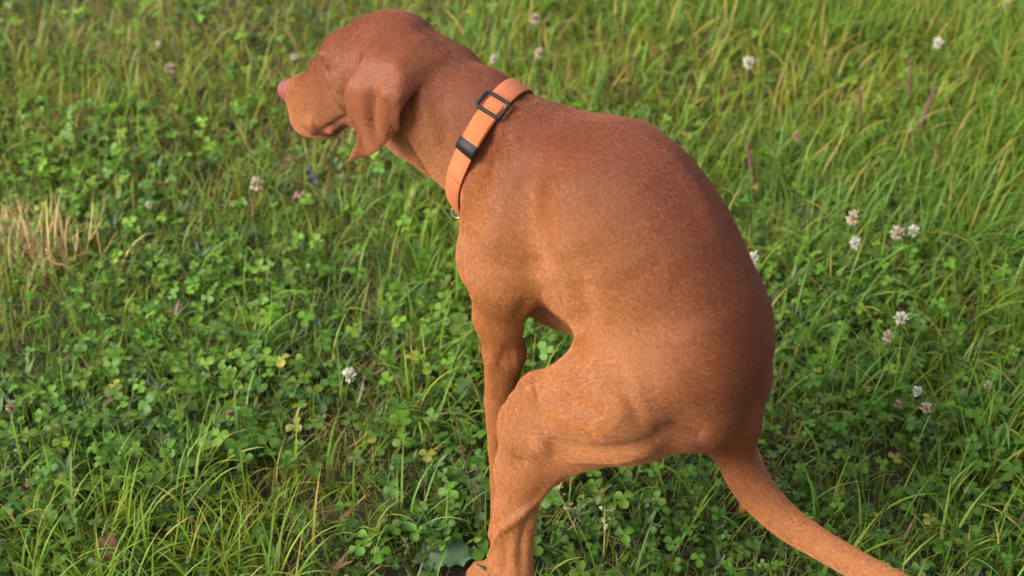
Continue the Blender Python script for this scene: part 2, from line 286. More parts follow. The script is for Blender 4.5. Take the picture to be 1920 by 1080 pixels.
    for pts, wdt, amt, both in [[[[0.0818, 0.0549, 0.5582], [0.0804, 0.0739, 0.5311], [0.0712, 0.093, 0.5005], [0.0676, 0.1047, 0.4598]], 0.02, 0.0058, 1], [[[0.1112, 0.04, 0.5744], [0.1108, 0.0561, 0.5483], [0.1088, 0.0673, 0.5264]], 0.016, -0.0087, 1], [[[0.0423, 0.0552, 0.5666], [0.0384, 0.0738, 0.5408], [0.0306, 0.0861, 0.513], [0.0173, 0.0917, 0.4769], [0.0127, 0.0905, 0.4519]], 0.018, -0.00862, 1], [[[0.0033, 0.0485, 0.5775], [-0.0129, 0.0799, 0.5395], [-0.0334, 0.0903, 0.504]], 0.03, 0.00435, 1], [[[-0.0825, 0.0775, 0.5048], [-0.1111, 0.0726, 0.4765], [-0.128, 0.0758, 0.4343]], 0.03, -0.00435, 1], [[[0.0256, 0.095, 0.4289], [0.037, 0.0928, 0.3948]], 0.008, -0.0029, 1], [[[0.0033, 0.0617, 0.5661], [-0.0064, 0.0853, 0.5275], [-0.0214, 0.093, 0.4878]], 0.03, 0.00435, 1], [[[-0.0465, 0.0884, 0.4958], [-0.0543, 0.0892, 0.469], [-0.0575, 0.0878, 0.4454], [-0.0622, 0.0888, 0.4236]], 0.012, 0.00261, 0], [[[-0.0382, 0.0918, 0.4815], [-0.0446, 0.0908, 0.4578], [-0.0483, 0.0883, 0.418]], 0.014, -0.00362, 0], [[[-0.0453, 0.1369, 0.3598], [-0.0686, 0.1357, 0.3626], [-0.0927, 0.1346, 0.3563]], 0.012, -0.00435, 1], [[[-0.0878, 0.1394, 0.338], [-0.1007, 0.1315, 0.3534], [-0.111, 0.1136, 0.3759]], 0.014, 0.00435, 1], [[[-0.0374, 0.1494, 0.31], [-0.0709, 0.1414, 0.3122], [-0.0976, 0.1348, 0.3183], [-0.125, 0.1183, 0.326], [-0.1369, 0.1026, 0.3279], [-0.1486, 0.0854, 0.3372]], 0.008, -0.00652, 1], [[[-0.0339, 0.1537, 0.3025], [-0.0583, 0.141, 0.2885], [-0.0961, 0.1304, 0.3016], [-0.1276, 0.1112, 0.3118], [-0.1405, 0.0917, 0.3142]], 0.009, 0.0058, 1], [[[-0.1332, 0.1083, 0.3416], [-0.1474, 0.0871, 0.342], [-0.1655, 0.0737, 0.3311], [-0.1764, 0.0654, 0.3257]], 0.009, -0.0058, 0], [[[-0.1723, 0.0655, 0.3119]], 0.008, 0.00725, 0], [[[-0.1442, 0.0806, 0.3005]], 0.012, 0.0058, 0], [[[-0.0152, 0.1601, 0.279], [-0.0101, 0.1596, 0.2666]], 0.012, -0.0058, 1], [[[-0.0365, 0.1501, 0.31], [-0.0321, 0.1548, 0.2971]], 0.01, 0.0058, 1], [[[-0.0147, 0.1369, 0.3581], [-0.0077, 0.1408, 0.3537]], 0.014, 0.00435, 1], [[[-0.0494, 0.1402, 0.2539], [-0.0376, 0.146, 0.2314], [-0.0312, 0.1541, 0.2193], [-0.0212, 0.168, 0.2065], [-0.0121, 0.1745, 0.1952], [-0.001, 0.1778, 0.1805], [0.0075, 0.18, 0.1565], [0.0139, 0.1795, 0.1309]], 0.0042, 0.00483, 0], [[[-0.0306, 0.1569, 0.2053], [-0.0284, 0.1682, 0.1893], [-0.0268, 0.1746, 0.1694], [-0.0324, 0.1802, 0.1364]], 0.006, -0.00517, 0], [[[-0.0119, 0.1791, 0.1762], [-0.011, 0.1838, 0.155], [-0.0164, 0.1903, 0.1324]], 0.006, -0.00345, 0], [[[-0.0162, 0.1803, 0.166]], 0.0035, 0.00253, 0], [[[0.0612, 0.0977, 0.3349], [0.0505, 0.0932, 0.3313], [0.0438, 0.0851, 0.332]], 0.016, -0.00319, 1], [[[0.0627, 0.1, 0.359], [0.0743, 0.0948, 0.3057], [0.0698, 0.0959, 0.2472]], 0.007, 0.0023, 1], [[[0.0519, 0.0914, 0.3145], [0.0125, 0.1499, 0.3172]], 0.006, -0.0023, 1], [[[0.3211, 0.0548, 0.5837], [0.3093, 0.0608, 0.5736], [0.3006, 0.0624, 0.5567]], 0.006, -0.01035, 1], [[[0.3298, 0.0456, 0.5947], [0.3196, 0.0524, 0.5907]], 0.007, 0.00345, 1], [[[0.2986, 0.0572, 0.5918], [0.2853, 0.0642, 0.574], [0.2822, 0.0619, 0.5485]], 0.012, 0.00435, 1], [[[0.2047, 0.0425, 0.5966], [0.2021, 0.0535, 0.5715], [0.2057, 0.0564, 0.54]], 0.01, -0.00435, 0], [[[0.3059, 0.0592, 0.5841], [0.2939, 0.0625, 0.5768], [0.2865, 0.0639, 0.5639]], 0.008, 0.00435, 1], [[[0.3286, 0.0472, 0.592], [0.3251, 0.0507, 0.5883]], 0.005, 0.00345, 1], [[[0.3482, 0.0386, 0.4835], [0.3329, 0.0353, 0.4921], [0.3126, 0.0418, 0.5117], [0.2934, 0.05, 0.5248]], 0.004, -0.0069, 1], [[[0.4204, 0.0205, 0.4969], [0.4148, 0.0221, 0.5022], [0.4129, 0.0218, 0.5068]], 0.0026, -0.0069, 1], [[[0.4037, 0.0303, 0.4847], [0.3953, 0.0314, 0.4714], [0.3708, 0.0381, 0.4733], [0.3482, 0.0386, 0.4835]], 0.004, 0.00253, 1], [[[0.3425, 0.0348, 0.4803], [0.3341, 0.0297, 0.4821]], 0.006, 0.0046, 1], [[[0.3728, 0.0362, 0.5251], [0.3544, 0.038, 0.5399], [0.3169, 0.0582, 0.5738]], 0.006, -0.00172, 1], [[[0.2897, 0.062, 0.5486], [0.2954, 0.0496, 0.5239]], 0.008, -0.00435, 1], [[[-0.0439, 0.1452, 0.3293], [-0.0583, 0.1432, 0.3428], [-0.087, 0.1388, 0.3478]], 0.012, 0.00362, 1], [[[-0.1526, 0.0739, 0.4116], [-0.1299, 0.093, 0.3862], [-0.111, 0.1109, 0.3788]], 0.03, 0.00435, 1], [[[0.0155, 0.086, 0.4278], [-0.0019, 0.0827, 0.4235], [-0.0327, 0.0852, 0.4222]], 0.012, 0.0029, 0], [[[0.125, -0.0079, 0.5999], [0.086, -0.0017, 0.5911]], 0.01, -0.0029, 0], [[[0.3707, 0.0418, 0.5061], [0.3576, 0.0435, 0.5025]], 0.012, -0.0029, 1], [[[0.3524, 0.0418, 0.4918], [0.3782, 0.0409, 0.4846]], 0.008, 0.00435, 1], [[[0.2153, 0.0404, 0.6015], [0.1949, 0.0496, 0.5814], [0.1777, 0.0496, 0.5623], [0.1678, 0.0472, 0.5232]], 0.014, 0.0058, 1], [[[0.2203, 0.0563, 0.5374], [0.2142, 0.0494, 0.5174], [0.2068, 0.038, 0.4899], [0.1969, 0.0271, 0.4656]], 0.006, -0.0069, 0], [[[0.3104, 0.0314, 0.6146], [0.2844, 0.0397, 0.6166]], 0.015, -0.0029, 1], [[[0.2641, 0.0426, 0.6117], [0.2448, 0.0404, 0.6075]], 0.015, 0.00435, 1], [[[0.0479, -0.0029, 0.5881], [-0.0111, 0.0017, 0.5967], [-0.0597, -0.0086, 0.5868], [-0.0999, -0.0041, 0.5619], [-0.1415, 0.0055, 0.5192]], 0.012, 0.0029, 0]]:
        pts = np.array(pts)
        for s in ((1, -1) if both else (1,)):
            P_ = pts*[1, s, 1]; lo_, hi_ = P_.min(0)-4*wdt, P_.max(0)+4*wdt
            m = np.where(((base > lo_) & (base < hi_)).all(1))[0]
            if not len(m): continue
            q = base[m]; best = np.full(len(m), 9.); tt = np.zeros(len(m)); n = len(P_)-1
            for i in range(n):
                a, b = P_[i], P_[i+1]; e = b-a; h = np.clip(((q-a)@e)/(e@e+1e-12), 0, 1); dd = np.linalg.norm(q-a-h[:, None]*e, axis=1)
                u = dd < best; best[u] = dd[u]; tt[u] = (i+h[u])/n
            prof = np.exp(-(best/wdt)**2)*(np.minimum(1, np.minimum(tt, 1-tt)*4+.25) if n else 1)
            V[m] += N[m]*(prof*amt)[:, None]
    V = relax(V, 1, .5)
    soft = np.maximum(sstep(-.17, -.20, V[:, 0])*sstep(.30, .27, V[:, 2]), sstep(.30, .26, V[:, 2])*sstep(.03, .05, V[:, 0])*sstep(.06, .09, V[:, 2]))[:, None]
    V = V+(relax(V, 24, .5)-V)*soft
    er = np.minimum(np.abs(ear_sd(V, 1)), np.abs(ear_sd(V, -1))); es = (sstep(.012, .004, er)*sstep(EARTOP-.085, EARTOP-.05, V[:, 2]))[:, None]
    V = V+(relax(V, 10, .5)-V)*es; N = normals(V)
    return V, Q, N
dogV, dogQ, dogN = build_dog()
print('dog verts', len(dogV))

def dist_poly(V, pts):
    best = np.full(len(V), 9.); tt = np.zeros(len(V))
    for i in range(len(pts)-1):
        a, b = pts[i], pts[i+1]; e = b-a; h = np.clip(((V-a)@e)/(e@e), 0, 1); dd = np.linalg.norm(V-a-h[:, None]*e, axis=1)
        u = dd < best; best[u] = dd[u]; tt[u] = i+h[u]
    return best, tt
# coat pattern: darker russet saddle along the spine, paler underside; bare skin on the nose and lips
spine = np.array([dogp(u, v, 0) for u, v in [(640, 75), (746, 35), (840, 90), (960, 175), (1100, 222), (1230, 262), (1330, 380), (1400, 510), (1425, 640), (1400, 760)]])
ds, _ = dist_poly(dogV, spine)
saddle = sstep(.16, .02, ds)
dn = np.linalg.norm((dogV-(ND['ns'][:3]+[.009, 0, .002]))*[1, .8, 1], axis=1)
bare = sstep(.034, .019, dn)
MARKS = {k: np.array(v) for k, v in {"lip": [[0.3553, 0.0386, 0.4776], [0.3476, 0.0362, 0.4799], [0.3428, 0.0314, 0.4757], [0.3332, 0.0272, 0.4812], [0.3182, 0.0319, 0.4956]], "nostril": [[0.4217, 0.0201, 0.4956], [0.416, 0.022, 0.5004], [0.4102, 0.023, 0.5062]], "eye": [[0.3203, 0.055, 0.5828], [0.3137, 0.0588, 0.5764], [0.3052, 0.0622, 0.5717]], "mouth": [[0.3489, 0.0381, 0.4817], [0.3362, 0.0354, 0.4889], [0.3171, 0.039, 0.5068], [0.2981, 0.0469, 0.5204]], "anus": [[-0.1679, 0.0686, 0.3119], [-0.1742, 0.0618, 0.3087]]}.items()}
sym = dogV*[1, 1, 1]; sym[:, 1] = np.where(dogV[:, 0] > .3, np.abs(dogV[:, 1]), dogV[:, 1])
for nm, r_ in (('lip', .009), ('anus', .009)):
    dl, _ = dist_poly(sym, MARKS[nm]); bare = np.maximum(bare, sstep(r_, r_*.5, dl))
dark = np.zeros(len(dogV))
for nm, r_ in (('nostril', .005), ('eye', .0065), ('mouth', .0036)):
    dl, _ = dist_poly(sym, MARKS[nm]); dark = np.maximum(dark, sstep(r_, r_*.35, dl))
earm = np.minimum(np.abs(ear_sd(dogV, 1)), np.abs(ear_sd(dogV, -1))); ear_mask = sstep(.006, .002, earm)

def coat_color(t, fur=False):
    """shared coat colour graph: returns a colour socket"""
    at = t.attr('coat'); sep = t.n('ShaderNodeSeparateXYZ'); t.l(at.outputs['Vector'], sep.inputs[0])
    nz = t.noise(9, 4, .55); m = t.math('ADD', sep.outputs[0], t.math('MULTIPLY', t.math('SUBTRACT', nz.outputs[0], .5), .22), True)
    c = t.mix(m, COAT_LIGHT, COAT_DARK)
    c = t.mix(t.math('MULTIPLY', sep.outputs[2], .65), c, EAR_COL)
    return c, sep
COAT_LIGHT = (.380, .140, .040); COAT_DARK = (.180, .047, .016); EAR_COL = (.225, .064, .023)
def coat_mat():
    t = NT('vizsla_skin'); c, sep = coat_color(t)
    n2 = t.noise(420, 3, .6); c = t.mix(t.math('MULTIPLY', n2.outputs[0], .5), c, tuple(x*.55 for x in COAT_DARK))
    c = t.mix(sep.outputs[1], c, (.19, .058, .046)); dk = t.attr('dark'); c = t.mix(t.math('MULTIPLY', dk.outputs['Fac'], .85), c, (.03, .010, .008)); t.l(c, t.p.inputs['Base Color'])
    t.p.inputs['Roughness'].default_value = .55; t.p.inputs['Specular IOR Level'].default_value = .25
    b = t.n('ShaderNodeBump'); b.inputs['Strength'].default_value = .35; b.inputs['Distance'].default_value = .001; t.l(n2.outputs[0], b.inputs['Height']); t.l(b.outputs[0], t.p.inputs['Normal'])
    return t.m
def hair_mat():
    t = NT('short_russet_hair'); c, sep = coat_color(t, True)
    hi = t.n('ShaderNodeHairInfo'); v = t.n('ShaderNodeMapRange'); v.inputs[3].default_value = .55; v.inputs[4].default_value = 1.6; t.l(hi.outputs['Random'], v.inputs[0])
    gr = t.noise(430, 2, .5); gm = t.n('ShaderNodeMapRange'); gm.inputs[1].default_value = .3; gm.inputs[2].default_value = .7; gm.inputs[3].default_value = .78; gm.inputs[4].default_value = 1.26; t.l(gr.outputs[0], gm.inputs[0])
    h = t.n('ShaderNodeHueSaturation'); t.l(c, h.inputs['Color']); t.l(t.math('MULTIPLY', v.outputs[0], gm.outputs[0]), h.inputs['Value'])
    t.l(h.outputs[0], t.p.inputs['Base Color']); t.p.inputs['Roughness'].default_value = .36; t.p.inputs['Specular IOR Level'].default_value = .42
    return t.m
root = empty('dog', W(np.array([.0, 0, 0.])))
tag(root, 'russet short-haired dog squatting with arched back, wearing an orange collar', 'dog')
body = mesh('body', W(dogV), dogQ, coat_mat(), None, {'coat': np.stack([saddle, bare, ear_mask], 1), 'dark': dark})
body.parent = root; body.matrix_parent_inverse.identity(); body.data.transform(__import__('mathutils').Matrix.Translation(-root.location))
print('body done')

def build_fur(n_hair):
    tri = np.concatenate([dogQ[:, [0, 1, 2]], dogQ[:, [0, 2, 3]]]); A, B_, C_ = dogV[tri[:, 0]], dogV[tri[:, 1]], dogV[tri[:, 2]]
    ar = np.linalg.norm(np.cross(B_-A, C_-A), axis=1)/2
    side = sstep(-.12, .02, dogV[tri[:, 0], 1])*.75+.25; ar = ar*side
    ti = rng.choice(len(tri), n_hair, p=ar/ar.sum()); r1 = np.sqrt(rng.random(n_hair)); r2 = rng.random(n_hair)
    wa, wb, wc = 1-r1, r1*(1-r2), r1*r2
    bl = lambda X: X[tri[ti, 0]]*wa[:, None]+X[tri[ti, 1]]*wb[:, None]+X[tri[ti, 2]]*wc[:, None]
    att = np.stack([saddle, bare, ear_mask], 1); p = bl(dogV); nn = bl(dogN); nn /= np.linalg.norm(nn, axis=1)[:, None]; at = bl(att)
    keep = (at[:, 1] < .4) & (bl(np.stack([dark]*3, 1))[:, 0] < .4); p, nn, at = p[keep], nn[keep], at[keep]; n = len(p)
    # lie of the coat: along the bones, head to tail and shoulder to paw
    fl = np.zeros((n, 3)); 
    for A_, B2, ra, rb, w, k in PR:
        e = B2-A_; ln = np.linalg.norm(e)
        if ln < 1e-4: continue
        h = np.clip(((p-A_)@e)/(e@e), 0, 1); d = np.abs(np.linalg.norm(p-A_-h[:, None]*e, axis=1)-(ra*(1-h)+rb*h))
        dr = e/ln
        if dr[0] > .25 and (A_[2] > .2): dr = -dr if abs(dr[2]) < .93 else dr
        fl += dr*np.exp(-(d/.03)**2)[:, None]*ln**.3
    fl += np.array([-.25, 0, -.35])*.3; hd_ = sstep(.20, .26, p[:, 0])[:, None]; fl = fl*(1-hd_)+np.array([-.8, 0, -.35])*hd_
    fl /= np.maximum(np.linalg.norm(fl, axis=1), 1e-9)[:, None]
    jit = rng.normal(0, .26, (n, 3)); sw = np.stack([vnoise(p[:, 0]+p[:, 1], p[:, 2], 40, 11)-.5, vnoise(p[:, 0], p[:, 2], 40, 12)-.5, vnoise(p[:, 0], p[:, 1]+p[:, 2], 40, 13)-.5], 1)*.9
    tdir = fl+sw*.14+jit; tdir -= nn*(tdir*nn).sum(1)[:, None]; tdir /= np.maximum(np.linalg.norm(tdir, axis=1), 1e-9)[:, None]
    ln = (.0038+.0016*rng.random(n))*(1-.35*at[:, 2])
    ln *= (1-.5*sstep(.16, .26, p[:, 0]))*np.where(p[:, 2] < .26, .8, 1); 
    tail = (p[:, 0] < -.19) & (p[:, 2] < .3); ln *= np.where(tail, 1.45, 1)
    P0 = p-nn*.0004; P1 = p+nn*(ln*.15)[:, None]+tdir*(ln*.45)[:, None]; P2 = p+nn*(ln*(.14+.14*rng.random(n)))[:, None]+tdir*(ln*.98)[:, None]
    pts = np.stack([P0, P1, P2], 1)
    cv = bpy.data.hair_curves.new('coat'); cv.add_curves([3]*n)
    cv.attributes['position'].data.foreach_set('vector', (W(pts.reshape(-1, 3))-np.array(root.location)).astype(np.float32).ravel())
    rad = np.tile(np.array([.00013, .00010, .00003], np.float32), n)
    ra_ = cv.attributes.get('radius') or cv.attributes.new('radius', 'FLOAT', 'POINT'); ra_.data.foreach_set('value', rad)
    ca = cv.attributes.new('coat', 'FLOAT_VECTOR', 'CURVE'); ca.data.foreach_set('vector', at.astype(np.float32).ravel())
    cv.materials.append(hair_mat())
    o = bpy.data.objects.new('coat_hair', cv); col.objects.link(o); o.parent = root; o['kind'] = 'stuff'
    return o
build_fur(620000)
# ------------------------------------------------------------------ collar
from mathutils import Matrix
def sdf_pts(p):
    d = np.full(len(p), 9.)
    for A, Bb, ra, rb, w, k in PR:
        e = seg_d(p, A, Bb, ra, rb, w); t = np.maximum(k-np.abs(d-e), 0)/k; d = np.minimum(d, e)-t*t*k*.25
    return d
def outward(c, dirs, rmax=.14):
    """distance from c to the coat along each direction (first crossing walking inwards)"""
    T = np.linspace(.02, rmax, 160); out = []
    for d in dirs:
        v = sdf_pts(c+T[:, None]*d); i = np.where(v < 0)[0]
        j = 0
        while j < len(T) and v[j] < 0: j += 1
        out.append(T[min(j, len(T)-1)])
    return np.array(out)
def build_collar():
    top, mid, bot = dogp(966, 163, -.012), dogp(869, 272, .066), dogp(861, 392, .012)
    nrm = np.cross(top-mid, bot-mid); nrm /= np.linalg.norm(nrm)
    if nrm[0] < 0: nrm = -nrm
    c0 = dogp(915, 285, 0); c0 = c0-nrm*((c0-mid)@nrm)
    e1 = np.array([0, 1, 0.]); e1 -= nrm*(e1@nrm); e1 /= np.linalg.norm(e1); e2 = np.cross(nrm, e1); e2 = e2 if e2[2] > 0 else -e2
    n = 120; th = np.linspace(0, 2*math.pi, n, endpoint=False); dirs = np.cos(th)[:, None]*e1+np.sin(th)[:, None]*e2
    hw = .0112; R = np.max([outward(c0+nrm*o, dirs) for o in (-.6*hw, 0, .6*hw)], 0)
    for _ in range(3): R = (np.roll(R, 1)+R+np.roll(R, -1))/3
    R = np.maximum(R, outward(c0, dirs)) + .0015
    Re = [outward(c0+nrm*o, dirs)+.0015 for o in (-hw, hw)]
    for i in (0, 1):
        for _ in range(4): Re[i] = (np.roll(Re[i], 1)+Re[i]+np.roll(Re[i], -1))/3
        Re[i] = np.clip(Re[i], R-.004, R+.004)
    base = W(c0)
    croot = empty('dog_collar', base); tag(croot, 'bright orange nylon collar with black slider around the neck of the dog', 'collar')
    def ring_pts(o, dr): # o in -1..1 across the strap
        rr = np.where(o < 0, R+(Re[0]-R)*(-o), R+(Re[1]-R)*o)+dr
        return c0+nrm*(o*hw)+dirs*rr[:, None]
    prof = [(-1, 0), (-1, .0014), (-.9, .0021), (-.3, .0023), (.3, .0023), (.9, .0021), (1, .0014), (1, 0)]
    V = np.concatenate([ring_pts(o, d) for o, d in prof]); m = len(prof); fc = []
    i = np.arange(n); j = (i+1) % n
    for k in range(m):
        k2 = (k+1) % m; fc.append(np.stack([k*n+i, k*n+j, k2*n+j, k2*n+i], 1))
    arc = np.cumsum(np.linalg.norm(np.roll(ring_pts(0, 0), -1, 0)-ring_pts(0, 0), axis=1)); arc = np.concatenate([[0], arc[:-1]])
    at = np.stack([np.tile(arc, m), np.repeat([p[0] for p in prof], n), np.zeros(m*n)], 1)
    t = NT('orange_webbing'); a = t.attr('web'); s = t.n('ShaderNodeSeparateXYZ'); t.l(a.outputs['Vector'], s.inputs[0])
    w = t.math('SINE', t.math('MULTIPLY', s.outputs[0], 2*math.pi/.0019)); w2 = t.math('SINE', t.math('MULTIPLY', s.outputs[1], 26)); hgt = t.math('ADD', w, t.math('MULTIPLY', w2, .35))
    nz = t.noise(160, 3)
    mc = t.mix(t.math('MULTIPLY', t.math('ADD', hgt, 1.3), .38, True), (.40, .095, .024), (.64, .185, .055))
    t.l(t.mix(t.math('MULTIPLY', nz.outputs[0], .3), mc, (.54, .14, .04)), t.p.inputs['Base Color'])
    b = t.n('ShaderNodeBump'); b.inputs['Strength'].default_value = .7; b.inputs['Distance'].default_value = .0006; t.l(hgt, b.inputs['Height']); t.l(b.outputs[0], t.p.inputs['Normal']); t.p.inputs['Roughness'].default_value = .6
    me = mesh('strap', W(V)-base, np.concatenate(fc), t.m, croot, {'web': at})
    plastic = simple('black_plastic', (.010, .009, .010), .5, .25, .15, 900)
    # point on the strap seen at pixel (u, v)
    seen = ring_pts(0, .0023)
    def at_px(u, v):
        q = W(seen)-CAM; d = q@FW; pu = 960+FPX*(q@RT)/d; pv = 540-FPX*(q@UPV)/d
        sc = np.hypot(pu-u, pv-v)+np.where(seen[:, 1] < -.03, 1e4, 0); return int(sc.argmin())
    def frame_at(i):
        nx = ring_pts(0, 0); tg = nx[(i+1) % n]-nx[i-1]; tg /= np.linalg.norm(tg); ou = np.cross(tg, nrm); ou = ou if ou@dirs[i] > 0 else -ou
        # tilt the outward direction to the local slope of the strap
        ac = ring_pts(1, 0)[i]-ring_pts(-1, 0)[i]; ac /= np.linalg.norm(ac); ou = ou-ac*(ou@ac); ou /= np.linalg.norm(ou)
        return seen[i], tg, ac, ou
    def rounded_bars(i, length, width, bar, thick, mid, name, lift=.0):
        o, tg, ac, ou = frame_at(i); bars = []
        # rectangular ring: sweep a round-ish profile along a rounded rectangle
        def loop(cx, lx, ly, r):
            pts = []
            for q, (a, b) in enumerate(((1, 1), (-1, 1), (-1, -1), (1, -1))):
                for s in range(6):
                    an = math.pi/2*q+math.pi/2*s/5; pts.append((a*(lx-r)+r*math.cos(an), b*(ly-r)+r*math.sin(an)))
            return np.array(pts)
        p2 = loop(0, length/2, width/2, .003); V = []; F_ = []; m = len(p2); K = 8
        for k in range(m):
            d = p2[(k+1) % m]-p2[k-1]; d /= np.linalg.norm(d); nn_ = np.array([d[1], -d[0]])
            for q in range(K):
                an = 2*math.pi*q/K; x = p2[k]+nn_*math.copysign(abs(math.cos(an))**.6, math.cos(an))*bar/2; h = lift+math.copysign(abs(math.sin(an))**.6, math.sin(an))*thick/2
                curve = -(x[0]**2)*6
                V.append(o+tg*x[0]+ac*x[1]+ou*(h+curve))
        for k in range(m):
            for q in range(K): F_.append((k*K+q, k*K+(q+1) % K, ((k+1) % m)*K+(q+1) % K, ((k+1) % m)*K+q))
        if mid:
            b0 = len(V)
            for e in (-1, 1):
                for q in range(K):
                    an = 2*math.pi*q/K; V.append(o+ac*(e*width/2)+tg*math.cos(an)*bar/2+ou*(lift-.0012+math.sin(an)*thick/2))
            for q in range(K): F_.append((b0+q, b0+(q+1) % K, b0+K+(q+1) % K, b0+K+q))
        return mesh(name, W(np.array(V))-base, np.array(F_), plastic, croot)
    rounded_bars(at_px(912, 191), .0190, .0280, .0036, .0038, False, 'slider_buckle', .0022)
    # folded second layer of webbing through the slider
    def layer(i0, i1, dr, name, hwf=.97, mat=t.m):
        st = 1 if ((i1-i0) % n) < n/2 else -1; idx = [i0]
        while idx[-1] != i1: idx.append((idx[-1]+st) % n)
        idx = np.array(idx); prof2 = [(-hwf, 0), (-hwf, dr*.7), (-.8*hwf, dr), (.8*hwf, dr), (hwf, dr*.7), (hwf, 0)]
        taper = np.minimum(1, np.minimum(np.arange(len(idx)), np.arange(len(idx))[::-1])/2.0)
        V = np.concatenate([(ring_pts(o, .0019)[idx]+dirs[idx]*(d*(.3+.7*taper))[:, None]) for o, d in prof2]); k_ = len(idx); f = []
        a = np.arange(k_-1)
        for q in range(len(prof2)-1): f.append(np.stack([q*k_+a, q*k_+a+1, (q+1)*k_+a+1, (q+1)*k_+a], 1))
        at = np.stack([np.tile(arc[idx], len(prof2)), np.repeat([p[0] for p in prof2], k_), np.zeros(len(prof2)*k_)], 1)
        return mesh(name, W(V)-base, np.concatenate(f), mat, croot, {'web': at})
    layer(at_px(921, 182), at_px(904, 200), .0028, 'webbing_loop', .84)
    layer(at_px(900, 205), at_px(871, 266), .0022, 'folded_webbing')
    k = layer(at_px(870, 262), at_px(864, 287), .0052, 'keeper_loop', 1.1, plastic)
    # small steel ring under the throat
    i = at_px(861, 392); o, tg, ac, ou = frame_at(i); V = []; F_ = []
    cc = o+ou*.0045; m = 28; K = 8
    for a in range(m):
        an = 2*math.pi*a/m; dd = ou*math.cos(an)+ac*math.sin(an)
        for q in range(K):
            bn = 2*math.pi*q/K; V.append(cc+dd*(.0062+.0010*math.cos(bn))+tg*.0010*math.sin(bn))
    for a in range(m):
        for q in range(K): F_.append((a*K+q, a*K+(q+1) % K, ((a+1) % m)*K+(q+1) % K, ((a+1) % m)*K+q))
    st = simple('steel', (.35, .35, .36), .3, .5); st.node_tree.nodes['Principled BSDF'].inputs['Metallic'].default_value = 1
    mesh('leash_ring', W(np.array(V))-base, np.array(F_), st, croot)
build_collar()

# ------------------------------------------------------------------ eyes
def build_eye(s):
    c = dogp(607, 135, .022)*[1, s, 1]; V = []; F_ = []; r = .0085; m, K = 20, 10
    for a in range(K+1):
        for b in range(m): th, ph = math.pi*a/K, 2*math.pi*b/m; V.append(c+r*np.array([math.sin(th)*math.cos(ph), math.sin(th)*math.sin(ph), math.cos(th)]))
    for a in range(K):
        for b in range(m): F_.append((a*m+b, a*m+(b+1) % m, (a+1)*m+(b+1) % m, (a+1)*m+b))
    t = simple('amber_eye', (.16, .07, .02), .08, .6)
    mesh('eye', W(np.array(V))-np.array(root.location), np.array(F_), t, root)
build_eye(1); build_eye(-1)

# ------------------------------------------------------------------ vegetation
def leaf_mat(name, stops, rough=.45, trans=.3, chevron=False, spec=.45):
    """attribute 'lf' = (position along the leaf, across -1..1, random), attribute 'tint' = (dryness, brightness, hue)"""
    t = NT(name); a = t.attr('lf'); s = t.n('ShaderNodeSeparateXYZ'); t.l(a.outputs['Vector'], s.inputs[0]); b = t.attr('tint'); q = t.n('ShaderNodeSeparateXYZ'); t.l(b.outputs['Vector'], q.inputs[0])
    c = t.ramp(q.outputs[2], stops['hue']).outputs[0]
    if chevron:
        # pale V across each leaflet
        v = t.math('ABSOLUTE', t.math('SUBTRACT', s.outputs[0], t.math('SUBTRACT', .62, t.math('MULTIPLY', t.math('ABSOLUTE', s.outputs[1]), .30))))
        mk = t.n('ShaderNodeMapRange'); mk.inputs[1].default_value = .02; mk.inputs[2].default_value = .085; mk.inputs[3].default_value = .55; mk.inputs[4].default_value = 0; t.l(v, mk.inputs[0])
        c = t.mix(t.math('MULTIPLY', mk.outputs[0], t.math('GREATER_THAN', s.outputs[2], .3)), c, (.17, .27, .11))
    rib = t.n('ShaderNodeMapRange'); rib.inputs[1].default_value = .0; rib.inputs[2].default_value = .18; rib.inputs[3].default_value = .25; rib.inputs[4].default_value = 0; t.l(t.math('ABSOLUTE', s.outputs[1]), rib.inputs[0])
    c = t.mix(rib.outputs[0], c, (.20, .30, .09))
    dry = t.math('ADD', q.outputs[0], t.math('MULTIPLY', t.math('POWER', s.outputs[0], 3), t.math('MULTIPLY', q.outputs[0], 1.2)), True)
    c = t.mix(dry, c, stops['dry'])
    m = t.n('ShaderNodeVectorMath', operation='SCALE'); t.l(c, m.inputs[0]); t.l(q.outputs[1], m.inputs['Scale']); c = m.outputs[0]
    t.l(c, t.p.inputs['Base Color']); t.p.inputs['Roughness'].default_value = rough; t.p.inputs['Specular IOR Level'].default_value = spec
    tr = t.n('ShaderNodeBsdfTranslucent'); g = t.n('ShaderNodeGamma'); g.inputs[1].default_value = .85; t.l(c, g.inputs[0]); t.l(g.outputs[0], tr.inputs[0]); mx = t.n('ShaderNodeMixShader'); mx.inputs[0].default_value = trans
    t.l(t.p.outputs[0], mx.inputs[1]); t.l(tr.outputs[0], mx.inputs[2]); t.l(mx.outputs[0], t.out.inputs[0])
    return t.m
GRASS = leaf_mat('grass_blade', dict(hue=[(0, (.22, .27, .014)), (.35, (.15, .275, .012)), (.7, (.10, .24, .018)), (1, (.14, .29, .06))], dry=(.50, .34, .085)), .48, .38, spec=.25)
CLOVER = leaf_mat('clover_leaf', dict(hue=[(0, (.045, .135, .008)), (.5, (.085, .20, .010)), (1, (.15, .27, .014))], dry=(.28, .24, .04)), .46, .28, True, spec=.25)
THATCH = leaf_mat('dry_thatch', dict(hue=[(0, (.20, .13, .06)), (.5, (.42, .29, .12)), (1, (.30, .14, .05))], dry=(.45, .30, .13)), .7, .15)
WEED = leaf_mat('weed_leaf', dict(hue=[(0, (.05, .12, .010)), (.5, (.08, .17, .014)), (1, (.16, .25, .16))], dry=(.25, .11, .06)), .5, .25)

